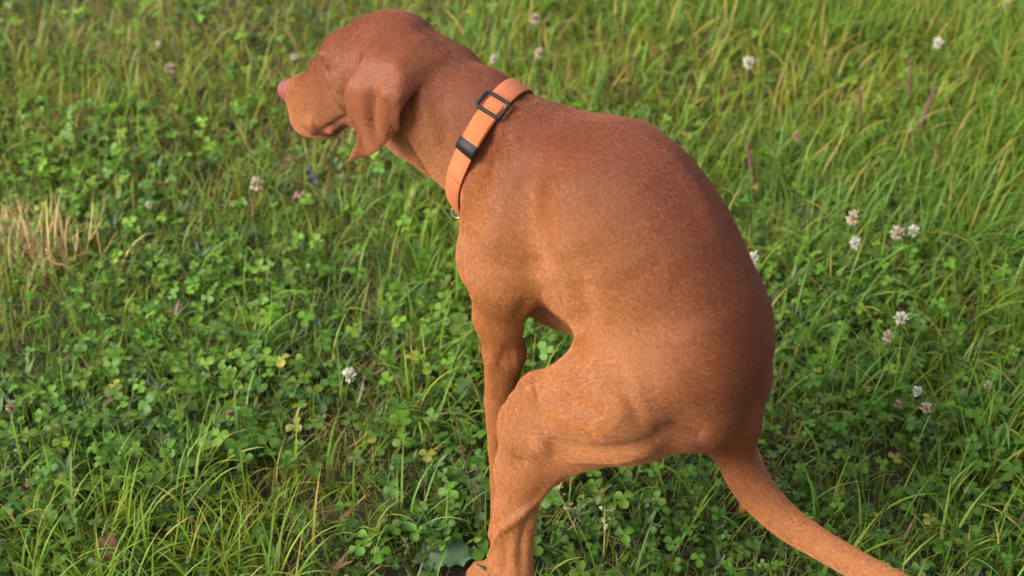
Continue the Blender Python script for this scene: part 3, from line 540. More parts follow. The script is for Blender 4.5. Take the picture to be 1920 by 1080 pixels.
def in_dog(x, y, r=0.0):
    """feet on the ground: keep plants from growing through them"""
    m = np.zeros(len(x), bool)
    for f, l in ((.085, .114), (.085, -.085), (.03, .166), (-.15, -.17)):
        c = W(np.array([f, l, 0])); m |= np.hypot(x-c[0], y-c[1]) < .019+r
    return m
def blades(n, name, mat, xy, length, width, lean, curl, tint, seg=5, zlift=None, az=None, droop=None):
    x, y = xy[:, 0], xy[:, 1]; n = len(x)
    az = rng.random(n)*2*math.pi if az is None else az
    h = np.stack([np.cos(az), np.sin(az)], 1); side = np.stack([-h[:, 1], h[:, 0]], 1)
    tw = rng.normal(0, .5, n)
    V = np.zeros((n, seg+1, 2, 3)); pos = np.stack([x, y, gh(x, y)-.002+(0 if zlift is None else zlift)], 1); ang = lean.copy(); st = length/seg
    for k in range(seg+1):
        s = k/seg; wd = width*np.where(s < .25, .75+s, 1-((s-.25)/.75)**1.8)*.5
        wd = np.maximum(wd, .00006); rot = tw*s
        sv = np.stack([side[:, 0]*np.cos(rot), side[:, 1]*np.cos(rot), np.sin(rot)], 1)
        V[:, k, 0] = pos-sv*wd[:, None]; V[:, k, 1] = pos+sv*wd[:, None]
        pos = pos+np.stack([h[:, 0]*np.sin(ang), h[:, 1]*np.sin(ang), np.cos(ang)], 1)*st[:, None]; ang = ang+curl/seg*(.4+1.2*s)
        pos[:, 2] = np.maximum(pos[:, 2], gh(pos[:, 0], pos[:, 1])+.0015*k)
    b = (np.arange(n)*(seg+1)*2)[:, None]+np.arange(seg)[None]*2; b = b.ravel(); fc = np.stack([b, b+1, b+3, b+2], 1)
    lf = np.zeros((n, seg+1, 2, 3)); lf[..., 0] = np.linspace(0, 1, seg+1)[None, :, None]; lf[..., 1] = np.array([-1, 1])[None, None]; lf[..., 2] = rng.random(n)[:, None, None]
    tn = np.repeat(tint, (seg+1)*2, 0)
    return V.reshape(-1, 3), fc, lf.reshape(-1, 3), tn
def join(parts):
    off = 0; Vs, Fs, A, B = [], [], [], []
    for V, f, a, b in parts: Vs.append(V); Fs.append(f+off); A.append(a); B.append(b); off += len(V)
    return np.concatenate(Vs), Fs, {'lf': np.concatenate(A), 'tint': np.concatenate(B)}
X0, X1, Y0, Y1 = -2.1, 2.1, .62, 4.3
def frame_w(x, y):
    """1 inside the ground the photograph sees, fading outside"""
    half = (.36*(y*.8+.78))+.08; return np.where((np.abs(x) < half) & (y > 1.0) & (y < 3.0), 1., .38)
def scatter(n, dens):
    out = []; c = 0
    bare_ = lambda x, y: 1-.8*np.exp(-((x+.075)**2/.020+(y-1.135)**2/.0022))-.45*np.exp(-((x+.95)**2+(y-2.62)**2)/.05)
    while c < n:
        x = rng.uniform(X0, X1, n*2); y = rng.uniform(Y0, Y1, n*2); k = rng.random(n*2) < dens(x, y)*frame_w(x, y)*bare_(x, y); k &= ~in_dog(x, y); out.append(np.stack([x[k], y[k]], 1)); c += k.sum()
    return np.concatenate(out)[:n]
def pxw(x, y):
    """ground pixel of a plan point"""
    q = np.stack([x, y-0, np.zeros_like(x)-H], 1); d = q@FW; return 960+FPX*(q@RT)/d, 540-FPX*(q@UPV)/d
dryness = lambda x, y: np.clip(.8*np.exp(-((x-.42)**2+(y-2.35)**2)/.03)+.7*np.exp(-((x+.95)**2+(y-2.55)**2)/.06)+sstep(1.5, 2.4, y)*.7*sstep(1.2, -.9, x)+.38*sstep(1.9, 2.6, y)+(vnoise(x, y, 3.5, 21)-.5)*.8, 0, 1)
longg = lambda x, y: np.clip(sstep(.1, .8, x)*sstep(1.5, 2.1, y)*.8+(vnoise(x, y, 2.6, 22)-.45)*1.1, 0, 1)
clov = lambda x, y: np.clip(.25+.75*sstep(.35, .62, vnoise(x, y, 4.2, 23)+.25*sstep(1.9, 1.3, y)+.12*sstep(.2, .5, x)*sstep(2, 1.5, y)-.35*sstep(1.9, 2.6, y)), .06, 1)
def tints(xy, dry_p, hue_m, hue_s=.2, br=(.7, 1.2), hue_noise=.5):
    n = len(xy); d = np.where(rng.random(n) < dry_p, rng.uniform(.45, 1, n), rng.uniform(0, .22, n)*rng.random(n)); b = rng.uniform(*br, n)
    h = np.clip(hue_m+hue_noise*(vnoise(xy[:, 0], xy[:, 1], 5, 31)-.5)+rng.normal(0, hue_s, n), 0, 1); return np.stack([d, b, h], 1)
HERO = [([(623, 990), (639, 933), (659, 905)], .0035, .8, .05), ([(655, 965), (688, 884), (720, 803)], .0034, .35, .05), ([(800, 1015), (806, 985), (782, 946), (749, 915), (712, 909)], .0042, .9, .0),
 ([(684, 1019), (712, 966), (745, 942), (761, 940)], .003, .9, .0), ([(720, 1022), (741, 999), (773, 970)], .0035, .5, .0), ([(572, 870), (545, 823), (513, 809), (480, 807)], .002, .9, .1),
 ([(1863, 886), (1866, 823), (1877, 798), (1889, 796), (1892, 845)], .006, 1., 0), ([(1775, 870), (1740, 816), (1687, 784), (1634, 767), (1567, 749)], .003, .9, 0), ([(1832, 885), (1810, 798), (1786, 695)], .0045, .7, 0),
 ([(1812, 860), (1793, 790), (1754, 700)], .003, .6, 0), ([(1531, 995), (1525, 929), (1507, 872)], .0035, .9, 0), ([(1600, 1000), (1582, 965), (1563, 929)], .003, .9, .1), ([(1747, 1020), (1775, 981), (1813, 971)], .002, .3, .2),
 ([(200, 535), (212, 490), (227, 450)], .005, .8, .1), ([(220, 545), (223, 497), (258, 488), (285, 510)], .005, .9, .1), ([(445, 1035), (448, 980), (467, 950)], .0055, 1., 0), ([(365, 1085), (400, 1066), (440, 1061), (485, 1068)], .005, 1., 0),
 ([(50, 1090), (70, 1045), (110, 1016), (152, 1004)], .0048, .9, 0), ([(118, 1088), (145, 1050), (168, 1048)], .005, .95, 0), ([(245, 985), (272, 978), (302, 978)], .0035, 1, 0), ([(1495, 515), (1540, 485), (1607, 480)], .005, .9, .1),
 ([(1790, 530), (1840, 515), (1895, 525)], .005, .9, .05), ([(1862, 460), (1845, 440), (1842, 430)], .005, 1, 0), ([(85, 740), (110, 700), (190, 690)], .002, .4, .1), ([(10, 900), (25, 870), (34, 812)], .0015, .3, .9),
 ([(352, 985), (357, 930), (373, 880)], .0022, .5, 1.), ([(417, 960), (416, 935), (417, 912)], .004, .2, .95), ([(1490, 480), (1455, 500), (1440, 560)], .004, .8, .1), ([(1480, 590), (1520, 560), (1590, 545)], .003, .8, .1),
 ([(535, 965), (527, 945), (523, 940)], .002, .3, .9), ([(628, 930), (622, 870), (636, 825)], .0017, .3, .95), ([(640, 900), (634, 855), (640, 830)], .001, .3, .9), ([(875, 860), (850, 800), (840, 740)], .0022, .5, .1), ([(1648, 960), (1590, 925), (1580, 912)], .002, .3, .7),
 ([(1868, 1070), (1872, 1010), (1865, 975)], .0028, .3, .95), ([(1888, 940), (1900, 910), (1898, 905)], .003, .3, .9), ([(1345, 360), (1440, 330), (1520, 400)], .004, .5, .2), ([(1590, 210), (1650, 260), (1690, 330)], .004, .4, .2)]
def build_grass():
    parts = []
    xy = scatter(80000, lambda x, y: .55+.45*vnoise(x, y, 9, 41)-.35*clov(x, y)*sstep(1.9, 1.4, y)); x, y = xy.T; dr = dryness(x, y); n = len(xy)
    parts.append(blades(n, 'a', None, xy, rng.uniform(.025, .065, n)*(1-.3*dr), rng.uniform(.0009, .0022, n), np.abs(rng.normal(.35, .3, n)), rng.normal(.7, .6, n), tints(xy, .035+.38*dr, .30+.1*longg(x, y)-.3*dr)))
    xy = scatter(45000, lambda x, y: .45+.55*vnoise(x, y, 14, 43)); x, y = xy.T; dr = dryness(x, y); n = len(xy)
    parts.append(blades(n, 'e', None, xy, rng.uniform(.035, .08, n)*(1-.2*dr), rng.uniform(.0006, .0014, n), np.abs(rng.normal(.5, .35, n)), rng.normal(.9, .7, n), tints(xy, .05+.3*dr, .25-.2*dr), 6))
    xy = scatter(34000, lambda x, y: .05+.95*longg(x, y)+.12*sstep(1.5, 1.9, y)); x, y = xy.T; n = len(xy)
    parts.append(blades(n, 'b', None, xy, rng.uniform(.055, .12, n)*(1+.35*longg(x, y)), rng.uniform(.0018, .0038, n), np.abs(rng.normal(.3, .25, n)), rng.normal(1.3, .6, n), tints(xy, .03+.25*dryness(x, y), .55-.35*dryness(x, y), .28), 7))
    # tufts
    c = scatter(1100, lambda x, y: .05+.95*longg(x, y)); k = 16; xy = np.repeat(c, k, 0)+rng.normal(0, .010, (len(c)*k, 2)); n = len(xy); hue = np.repeat(rng.random(len(c)), k)*.7+.25
    tn = tints(xy, .06, .5, .1); tn[:, 2] = np.clip(hue+rng.normal(0, .08, n), 0, 1); rel = xy-np.repeat(c, k, 0); az = np.arctan2(rel[:, 1], rel[:, 0])+rng.normal(0, .5, n)
    parts.append(blades(n, 'c', None, xy, rng.uniform(.05, .13, n), rng.uniform(.002, .0045, n), np.abs(rng.normal(.3, .2, n)), rng.normal(1.5, .5, n), tn, 8, az=az))
    # single long blades that stand out: bent ribbons rising from the sward
    for pts, wd, hu, dr in HERO:
        b = ground_at(*pts[0]); dep = (b-CAM)@FW; P3 = [b-[0, 0, .004]]
        for q, (u, v) in enumerate(pts[1:]):
            d = ray(u, v); p = CAM+d*(dep-.012*(q+1)); p[2] = max(p[2], .008); P3.append(p)
        P3 = np.array(P3); m = 14; tt = np.linspace(0, len(P3)-1, m); Q3 = np.zeros((m, 3))
        for i_, t_ in enumerate(tt):
            k_ = min(int(t_), len(P3)-2); f_ = t_-k_; p0, p1, p2, p3 = P3[max(k_-1, 0)], P3[k_], P3[k_+1], P3[min(k_+2, len(P3)-1)]
            Q3[i_] = .5*((2*p1)+(-p0+p2)*f_+(2*p0-5*p1+4*p2-p3)*f_**2+(-p0+3*p1-3*p2+p3)*f_**3)
        tg = np.gradient(Q3, axis=0); sd = np.cross(tg, np.array([.15, .5, .9])); sd /= np.linalg.norm(sd, axis=1)[:, None]; s_ = np.linspace(0, 1, m)
        w_ = wd*np.minimum(.6+1.6*s_, 1)*np.sqrt(np.maximum(1-s_**3, 0))*.5; nr = np.cross(tg, sd); nr /= np.linalg.norm(nr, axis=1)[:, None]
        V = np.stack([Q3-sd*w_[:, None]+nr*(w_*.35)[:, None], Q3, Q3+sd*w_[:, None]+nr*(w_*.35)[:, None]], 1).reshape(-1, 3); a_ = np.arange(m-1)*3
        fc = np.concatenate([np.stack([a_, a_+1, a_+4, a_+3], 1), np.stack([a_+1, a_+2, a_+5, a_+4], 1)]); lf = np.zeros((m, 3, 3)); lf[..., 0] = s_[:, None]; lf[:, :, 1] = [-1, 0, 1]; lf[..., 2] = .5
        parts.append((V, fc, lf.reshape(-1, 3), np.tile([dr, 1.05, hu], (m*3, 1))))
    V, Fs, at = join(parts); tag(mesh('grass', V, Fs, GRASS, None, at), 'green meadow grass of mixed short and arching blades', 'grass', kind='stuff')
    xy = scatter(42000, lambda x, y: .22+.78*dryness(x, y)); n = len(xy)
    p1 = blades(n, 'd', None, xy, rng.uniform(.02, .06, n), rng.uniform(.0007, .0018, n), rng.uniform(.7, 1.6, n), rng.normal(.2, .5, n), tints(xy, .3, .5, .3, (.5, 1.1)), 4, zlift=rng.uniform(0, .022, n))
    V, Fs, at = join([p1]); tag(mesh('dry_thatch', V, Fs, THATCH, None, at), 'straw coloured dead stalks lying among the green blades', 'dead grass', kind='stuff')
build_grass()

def clover_cloud(xy, hgt, size, tint, nz_tilt=.35):
    """three folded leaflets on a petiole for every point"""
    n = len(xy); x, y = xy.T; lean = rng.normal(0, .35, (n, 2)); g = gh(x, y)
    top = np.stack([x+lean[:, 0]*hgt, y+lean[:, 1]*hgt, g+hgt], 1)
    up = np.stack([rng.normal(0, nz_tilt, n), rng.normal(-.12, nz_tilt, n), np.ones(n)], 1); up /= np.linalg.norm(up, axis=1)[:, None]
    a0 = rng.random(n)*2*math.pi; ref = np.stack([np.cos(a0), np.sin(a0), np.zeros(n)], 1); e1 = ref-up*(ref*up).sum(1)[:, None]; e1 /= np.linalg.norm(e1, axis=1)[:, None]; e2 = np.cross(up, e1)
    S = np.array([0, .22, .5, .78, .94, 1.0]); Wd = np.array([.06, .30, .46, .46, .30, .06]); T = np.array([-1, -.5, 0, .5, 1])
    VV = []; FF = []; LL = []; TT = []; ns, nt = len(S), len(T)
    cup = rng.uniform(.05, .55, n); fold = rng.uniform(.02, .35, n)
    for q in range(3):
        an = 2*math.pi*q/3+rng.normal(0, .12, n); d = e1*np.cos(an)[:, None]+e2*np.sin(an)[:, None]; sd = np.cross(up, d)
        pit = rng.normal(0, .25, n); sz = size*rng.uniform(.85, 1.1, n)
        P_ = np.zeros((n, ns, nt, 3)); lf = np.zeros((n, ns, nt, 3))
        rnd = rng.random(n)
        for i in range(ns):
            for j in range(nt):
                s, t_ = S[i], T[j]; notch = -.05*(1-abs(t_)) if i == ns-1 else 0
                hh = cup*(s*s)*.35-pit*s*.5+fold*np.abs(t_)*Wd[i]*1.1-.18*s**3
                P_[:, i, j] = top+d*((s+notch+.03)*sz)[:, None]+sd*(t_*Wd[i]*sz)[:, None]+up*(hh*sz)[:, None]
                lf[:, i, j, 0] = s; lf[:, i, j, 1] = t_; lf[:, i, j, 2] = rnd
        b = (np.arange(n)*ns*nt)[:, None, None]+(np.arange(ns-1)*nt)[None, :, None]+np.arange(nt-1)[None, None]; b = b.ravel()+sum(len(v) for v in VV)
        VV.append(P_.reshape(-1, 3)); LL.append(lf.reshape(-1, 3)); TT.append(np.repeat(tint, ns*nt, 0)); FF.append(np.stack([b, b+1, b+nt+1, b+nt], 1))
    # petioles
    w = .0006; b0 = sum(len(v) for v in VV); P_ = np.zeros((n, 3, 3, 3)); bot = np.stack([x, y, g-.002], 1); mid = (bot+top)/2+np.stack([-lean[:, 0], -lean[:, 1], np.zeros(n)], 1)*hgt[:, None]*.15
    for i, c in enumerate((bot, mid, top)):
        for j in range(3): P_[:, i, j] = c+np.array([math.cos(j*2.1), math.sin(j*2.1), 0])*w
    VV.append(P_.reshape(-1, 3)); lf = np.zeros((n*9, 3)); lf[:, 0] = .2; lf[:, 1] = 1; LL.append(lf); tt = np.repeat(tint, 9, 0).copy(); tt[:, 1] *= 1.15; TT.append(tt)
    base = b0+(np.arange(n)*9)[:, None, None]+(np.arange(2)*3)[None, :, None]+np.arange(3)[None, None]; nx = b0+(np.arange(n)*9)[:, None, None]+(np.arange(2)*3)[None, :, None]+((np.arange(3)+1) % 3)[None, None]
    FF.append(np.stack([base.ravel(), nx.ravel(), nx.ravel()+3, base.ravel()+3], 1))
    return np.concatenate(VV), FF, {'lf': np.concatenate(LL), 'tint': np.concatenate(TT)}
def build_clover():
    xy = scatter(18000, clov); n = len(xy); x, y = xy.T
    hgt = rng.uniform(.012, .052, n)*(.7+.5*vnoise(x, y, 6, 51)); size = rng.uniform(.0055, .0128, n)*(.68+.6*vnoise(x, y, 3, 52))*(1+.1*sstep(1.8, 1.3, y))
    tn = tints(xy, .018, .42-.2*sstep(2., 1.3, y)+.2*sstep(1.9, 2.6, y), .22, (.5, 1.3)); tn[:, 1] *= 1-.22*sstep(1.7, 1.25, xy[:, 1]); tn[:, 1] *= .55+.6*np.clip(hgt/.05, 0, 1)**0
    V, Fs, at = clover_cloud(xy, hgt, size, tn); tag(mesh('clover', V, Fs, CLOVER, None, at), 'carpet of round three-part leaves with pale chevrons', 'clover', kind='stuff')
build_clover()
def build_weeds():
    """fine feathery and small narrow leaves low in the sward"""
    xy = scatter(9000, lambda x, y: .2+.8*(vnoise(x, y, 5, 61) > .5)); n = len(xy); x, y = xy.T; k = 5
    X = np.repeat(xy, k, 0); m = len(X); az = np.repeat(rng.random(n)*6.28, k)+np.tile(np.arange(k)*2.4, n)
    tn = np.repeat(tints(xy, .03, .4, .2, (.5, 1.1)), k, 0)
    p = blades(m, 'w', None, X, rng.uniform(.012, .034, m), rng.uniform(.003, .0075, m), rng.uniform(.6, 1.3, m), rng.normal(.3, .4, m), tn, 4, zlift=np.repeat(rng.uniform(0, .028, n), k), az=az)
    V, Fs, at = join([p]); tag(mesh('low_weeds', V, Fs, WEED, None, at), 'small leafy weeds low between the grass and clover', 'weeds', kind='stuff')
build_weeds()

# ------------------------------------------------------------------ single plants that can be counted
def at_height(u, v, h): return ground_at(u, v, h)
def tube(path, r0, r1, K=6):
    path = np.asarray(path, float); tg = np.gradient(path, axis=0); tg /= np.linalg.norm(tg, axis=1)[:, None]; a = np.cross(tg, [.31, .2, .93]); a /= np.linalg.norm(a, axis=1)[:, None]; b = np.cross(tg, a)
    n = len(path); r = np.linspace(r0, r1, n) if np.isscalar(r0) else np.asarray(r0); an = np.arange(K)/K*2*math.pi
    V = (path[:, None]+r[:, None, None]*(np.cos(an)[None, :, None]*a[:, None]+np.sin(an)[None, :, None]*b[:, None])).reshape(-1, 3)
    i = np.arange(n-1)[:, None]*K; q = np.arange(K)[None]; q2 = (q+1) % K
    return V, np.stack([(i+q).ravel(), (i+q2).ravel(), (i+K+q2).ravel(), (i+K+q).ravel()], 1)
def merge(lst):
    o = 0; V, Fc = [], []
    for v, f in lst: V.append(v); Fc.append(f+o); o += len(v)
    return np.concatenate(V), Fc
def bez(a, b, sag, n=7):
    t = np.linspace(0, 1, n)[:, None]; return a*(1-t)+b*t+np.asarray(sag)*(4*t*(1-t))
def petal_mat(name, tip, base, mid):
    t = NT(name); a = t.attr('lf'); s = t.n('ShaderNodeSeparateXYZ'); t.l(a.outputs['Vector'], s.inputs[0]); c = t.ramp(s.outputs[0], [(0, base), (.35, mid), (1, tip)]).outputs[0]
    v = t.n('ShaderNodeHueSaturation'); m = t.n('ShaderNodeMapRange'); m.inputs[3].default_value = .7; m.inputs[4].default_value = 1.15; t.l(s.outputs[2], m.inputs[0]); t.l(m.outputs[0], v.inputs['Value']); t.l(c, v.inputs['Color'])
    t.l(v.outputs[0], t.p.inputs['Base Color']); t.p.inputs['Roughness'].default_value = .6; t.p.inputs['Subsurface Weight'].default_value = .0; return t.m
PM = dict(white=petal_mat('white_petals', (.55, .52, .40), (.22, .25, .09), (.42, .39, .26)), mixed=petal_mat('fading_petals', (.46, .40, .26), (.16, .09, .03), (.32, .20, .10)), brown=petal_mat('withered_petals', (.34, .20, .11), (.12, .06, .03), (.24, .12, .06)), pink=petal_mat('pinkish_petals', (.42, .31, .22), (.20, .13, .07), (.34, .22, .14)))
STEM = simple('green_stem', (.10, .20, .04), .5, .3); BROWN = simple('brown_stalk', (.14, .075, .045), .8, .2, .4, 500, .3); STRAW = simple('straw_stalk', (.42, .30, .13), .7, .2, .2, 400, .25)
def flower_head(c, r, kind, g):
    parts = []; at = []
    N_ = 46 if kind != 'brown' else 34
    for i in range(N_):
        z = 1-1.55*(i+.5)/N_; ph = i*2.39996; rr = math.sqrt(max(0, 1-z*z)); d = np.array([rr*math.cos(ph), rr*math.sin(ph), z]); droop = -.55 if z < -.1 or (kind != 'white' and z < .25) else .25
        d = d+np.array([0, 0, droop])+g.normal(0, .17, 3); d /= np.linalg.norm(d); L_ = r*g.uniform(.68, 1.22); s = np.array([0, .3, .6, .85, 1.]); w = np.array([.04, .08, .125, .11, .02])*r*1.15
        v, f = tube(c+d*r*.12+d*(s*L_)[:, None]+np.array([0, 0, 1.])*(s**2*L_*.12)[:, None], w, None, 5); parts.append((v, f)); a = np.zeros((len(v), 3)); a[:, 0] = np.repeat(s, 5); a[:, 2] = g.random(); at.append(a)
    V, Fc = merge(parts); return V, Fc, np.concatenate(at)
def clover_flower(u, v, h, r, kind, label, seed):
    g = np.random.default_rng(seed); c = at_height(u, v, h); b = c*[1, 1, 0]+[g.normal(0, .012), g.normal(.006, .008), 0]; b[2] = gh(b[0], b[1])-.003; b = b.astype(float)
    o = empty('clover_flower', b); tag(o, label, 'flower', 'clover flower heads scattered through the grass')
    V, Fc, at = flower_head(c, r, kind, g); me = mesh('flower_head', V-b, Fc, PM[kind], o, {'lf': at})
    V, f = tube(bez(b, c, (g.normal(0, .004), g.normal(0, .004), 0)), .0008, .0006); mesh('stem', V-b, f, STEM, o)
FL = [(656, 705, .075, .0088, 'white', 'large cream clover head standing alone in the grass left of the foreleg'),
 (1690, 598, .085, .0088, 'white', 'bright white clover head right of the rump, upper one of two close together'),
 (1665, 631, .070, .0078, 'mixed', 'half-withered clover head just below the bright white one right of the rump'),
 (1720, 734, .060, .0068, 'white', 'small white clover head directly above the shaggy drooping one at lower right'),
 (1737, 765, .055, .0072, 'mixed', 'shaggy drooping cream clover head lowest of the cluster at lower right'),
 (1685, 758, .045, .0056, 'brown', 'brown withered clover head left of the shaggy drooping one at lower right'),
 (1852, 722, .065, .0050, 'mixed', 'small tan clover head near the right edge beside tall upright blades'),
 (1684, 438, .075, .0105, 'mixed', 'white clover head with a brown middle, largest of the four behind the back'),
 (1713, 434, .070, .0085, 'white', 'blurred white clover head touching the right side of the brown-centred one'),
 (1604, 456, .065, .0085, 'white', 'small plain white clover head, lowest of the four behind the back'),
 (1600, 410, .080, .0105, 'mixed', 'cream clover head with brown base, upper left of the four behind the back'),
 (1404, 119, .080, .0110, 'white', 'pale blurred clover head in the grass high above the arched back'),
 (1759, 82, .075, .0105, 'white', 'pale blurred clover head nearest the top right corner of the meadow'),
 (481, 346, .070, .0105, 'mixed', 'cream and tan clover head in the grass left of the ear tip'),
 (279, 385, .050, .0060, 'white', 'tiny bright white clover head right of the straw coloured tuft'),
 (318, 129, .070, .0100, 'pink', 'dull pinkish clover head far left of the nose'),
 (1011, 102, .070, .0095, 'pink', 'dull pinkish clover head just behind the top of the neck'),
 (926, 112, .060, .0080, 'white', 'faint white clover head peeping over the nape'),
 (1412, 486, .090, .0095, 'white', 'white clover head half hidden behind the curve of the back'),
 (19, 765, .060, .0062, 'brown', 'brown seed head of clover at the far left edge'),
 (431, 776, .050, .0052, 'brown', 'rusty brown clover seed head in the grass at left centre'),
 (54, 908, .045, .0055, 'brown', 'dark brown clover seed head near the lower left corner'),
 (552, 107, .060, .0060, 'white', 'tiny pale clover head above the muzzle'),
 (297, 85, .060, .0060, 'white', 'tiny pale clover head above the dull pinkish one at upper left'),
 (1494, 256, .070, .0080, 'brown', 'blurred rusty clover head in the grass above the rump'),
 (1004, 36, .070, .0100, 'pink', 'brownish pink clover head at the top edge above the neck'),
 (1888, 12, .070, .0090, 'pink', 'brownish clover head in the top right corner')]
for i, a in enumerate(FL): clover_flower(*a, 100+i)

def spike(u0, v0, u1, v1, r, label, seed, hb=.05, group='dark plantain spikes in the blurred grass at upper right'):
    """plantain: leafless stalk with a dense rough seed spike; (u0,v0) foot of the spike, (u1,v1) its tip"""
    g = np.random.default_rng(seed); a = at_height(u0, v0, hb); dep = (a-CAM)@FW; b = CAM+ray(u1, v1)*dep; base = np.array([a[0]-(b-a)[0]*.5, a[1]+.004, gh(a[0], a[1])-.004]); o = empty('plantain_spike', base); tag(o, label, 'plant', group)
    V, f = tube(bez(base, a, (0, 0, 0)), .0011, .0009); mesh('stalk', V-base, f, BROWN, o)
    parts = []; n = 150; ax = b-a; ln = np.linalg.norm(ax); ax = ax/ln; e1 = np.cross(ax, [0, 1, .2]); e1 /= np.linalg.norm(e1); e2 = np.cross(ax, e1)
    v, f = tube(bez(a, b, (0, 0, 0), 9), r*np.array([.5, .75, .8, .8, .8, .75, .65, .5, .15]), None, 8); parts.append((v, f))
    for i in range(n):
        s = (i+.5)/n; ph = i*2.4; rad = r*.8*(1 if s < .8 else max(.2, (1-s)/.2)); d = e1*math.cos(ph)+e2*math.sin(ph); p = a+ax*(s*ln)+d*rad*.7
        parts.append(tube(np.array([p, p+d*rad*.35+ax*.0008, p+d*rad*.5+ax*.002]), np.array([r*.26, r*.2, r*.04]), None, 4))
    V, Fc = merge(parts); mesh('seed_head', V-base, Fc, simple('seed_spike', (.13, .06, .045), .85, .2, .3, 900, .4), o)
spike(1722, 248, 1756, 158, .0050, 'thick dark brown plantain spike leaning right in the blurred grass', 1)
spike(1703, 190, 1709, 96, .0026, 'thin brown upright plantain spike left of the thick leaning one', 2)
spike(1614, 235, 1611, 158, .0026, 'short thin brown spike furthest left of the three spikes above the clover heads', 3)
spike(1412, 345, 1400, 258, .0030, 'thin dark seed spike close beside the upper back', 4)
spike(524, 135, 527, 103, .0030, 'small brown seed spike above the nose', 5, group='brown seed spikes')
spike(1762, 320, 1755, 262, .0022, 'faint slender brown spike below the thick leaning one', 6)

def stalked_seeds(path_px, label, name, seed, mat, seed_mat, kind, group=None, hb=0.):
    """wiry stem with pods or bud clusters along it"""
    g = np.random.default_rng(seed); b = ground_at(*path_px[0]); dep = (b-CAM)@FW; pts = [b]+[CAM+ray(*p)*(dep-.006*(i+1)) for i, p in enumerate(path_px[1:])]
    pts = np.array(pts); t = np.linspace(0, len(pts)-1, 16); P_ = np.stack([np.interp(t, np.arange(len(pts)), pts[:, k]) for k in range(3)], 1); o = empty(name, b); tag(o, label, 'plant', group)
    V, f = tube(P_, .0009, .0004); mesh('stem', V-b, f, mat, o)
    for i in range(3 if kind == 'bud' else 1): pass
    parts = []
    for i in range(9 if kind == 'pod' else 26):
        s = g.uniform(.30, 1.) if kind == 'pod' else g.choice([.45, .7, .95])+g.normal(0, .03); s = min(max(s, 0), 1); k = s*(len(P_)-1); i0 = min(int(k), len(P_)-2); p = P_[i0]+(P_[i0+1]-P_[i0])*(k-i0)
        d = np.array([g.normal(), g.normal()*.6, .5+g.random()]); d /= np.linalg.norm(d)
        if kind == 'pod':
            q = p+d*g.uniform(.006, .011); parts.append(tube(np.array([p, (p+q)/2+[0, 0, -.0008], q]), .00022, .0002, 4)); sd = np.cross(d, [.2, 1, .3]); sd /= np.linalg.norm(sd); L_ = .0055
            v = np.array([q, q+d*L_*.55-sd*.0020, q+d*L_-sd*.0022, q+d*L_*.82, q+d*L_+sd*.0022, q+d*L_*.55+sd*.0020]); th = np.cross(d, sd)*.0005
            v = np.concatenate([v-th, v+th]); f = np.array([[0, 1, 2, 3], [0, 3, 4, 5], [9, 8, 7, 6], [11, 10, 9, 6]]); parts.append((v, f))
        else:
            q = p+d*g.uniform(.001, .005); v, f = tube(np.array([q-[0, 0, .0014], q-[0, 0, .0006], q+[0, 0, .0006], q+[0, 0, .0016]]), np.array([.0004, .0014, .0013, .0003]), None, 6); parts.append((v, f))
    V, Fc = merge(parts); mesh('seed_pods' if kind == 'pod' else 'bud_clusters', V-b, Fc, seed_mat, o)
POD = simple('pale_pod', (.36, .33, .17), .6, .3); BUD = simple('dark_bud', (.085, .04, .03), .85, .2, .3, 900, .3)
PG = 'wiry stems of pale seed pods'; BG = 'dark dried stems with bud clusters'
stalked_seeds([(1098, 1045), (1082, 1000), (1062, 955), (1040, 910)], 'wiry stem with pale heart-shaped pods under the thigh', 'seed_stem', 1, STRAW, POD, 'pod', PG)
stalked_seeds([(1128, 1078), (1133, 1020), (1134, 985), (1133, 950)], 'straight straw-coloured stem with tiny pods right of the heart-shaped ones', 'seed_stem', 2, STRAW, POD, 'pod', PG)
stalked_seeds([(900, 1000), (885, 930), (868, 850), (856, 785)], 'tall dark dried stem with bud clusters left of the shin', 'dried_stem', 3, BROWN, BUD, 'bud', BG)
stalked_seeds([(905, 1000), (899, 930), (893, 880)], 'short dark dried stem with a bud cluster touching the shin', 'dried_stem', 4, BROWN, BUD, 'bud', BG)
stalked_seeds([(850, 985), (810, 925), (775, 895), (758, 872)], 'leaning dark dried stem with buds, furthest from the shin', 'dried_stem', 5, BROWN, BUD, 'bud', BG)
stalked_seeds([(1480, 205), (1462, 190), (1438, 172), (1415, 155)], 'reddish brown dead stem lying in the grass beyond the back', 'dried_stem', 6, BROWN, BUD, 'bud', BG)
stalked_seeds([(755, 1060), (764, 1035), (762, 1012)], 'small stem of tiny white flowers on the bare patch left of the foot', 'small_white_flower', 7, STEM, PM['white'], 'bud', 'tiny white flower sprays')
stalked_seeds([(600, 1075), (597, 1055), (592, 1042)], 'tiny white flower spray at the bottom edge, left of the bare patch', 'small_white_flower', 8, STEM, PM['white'], 'bud', 'tiny white flower sprays')

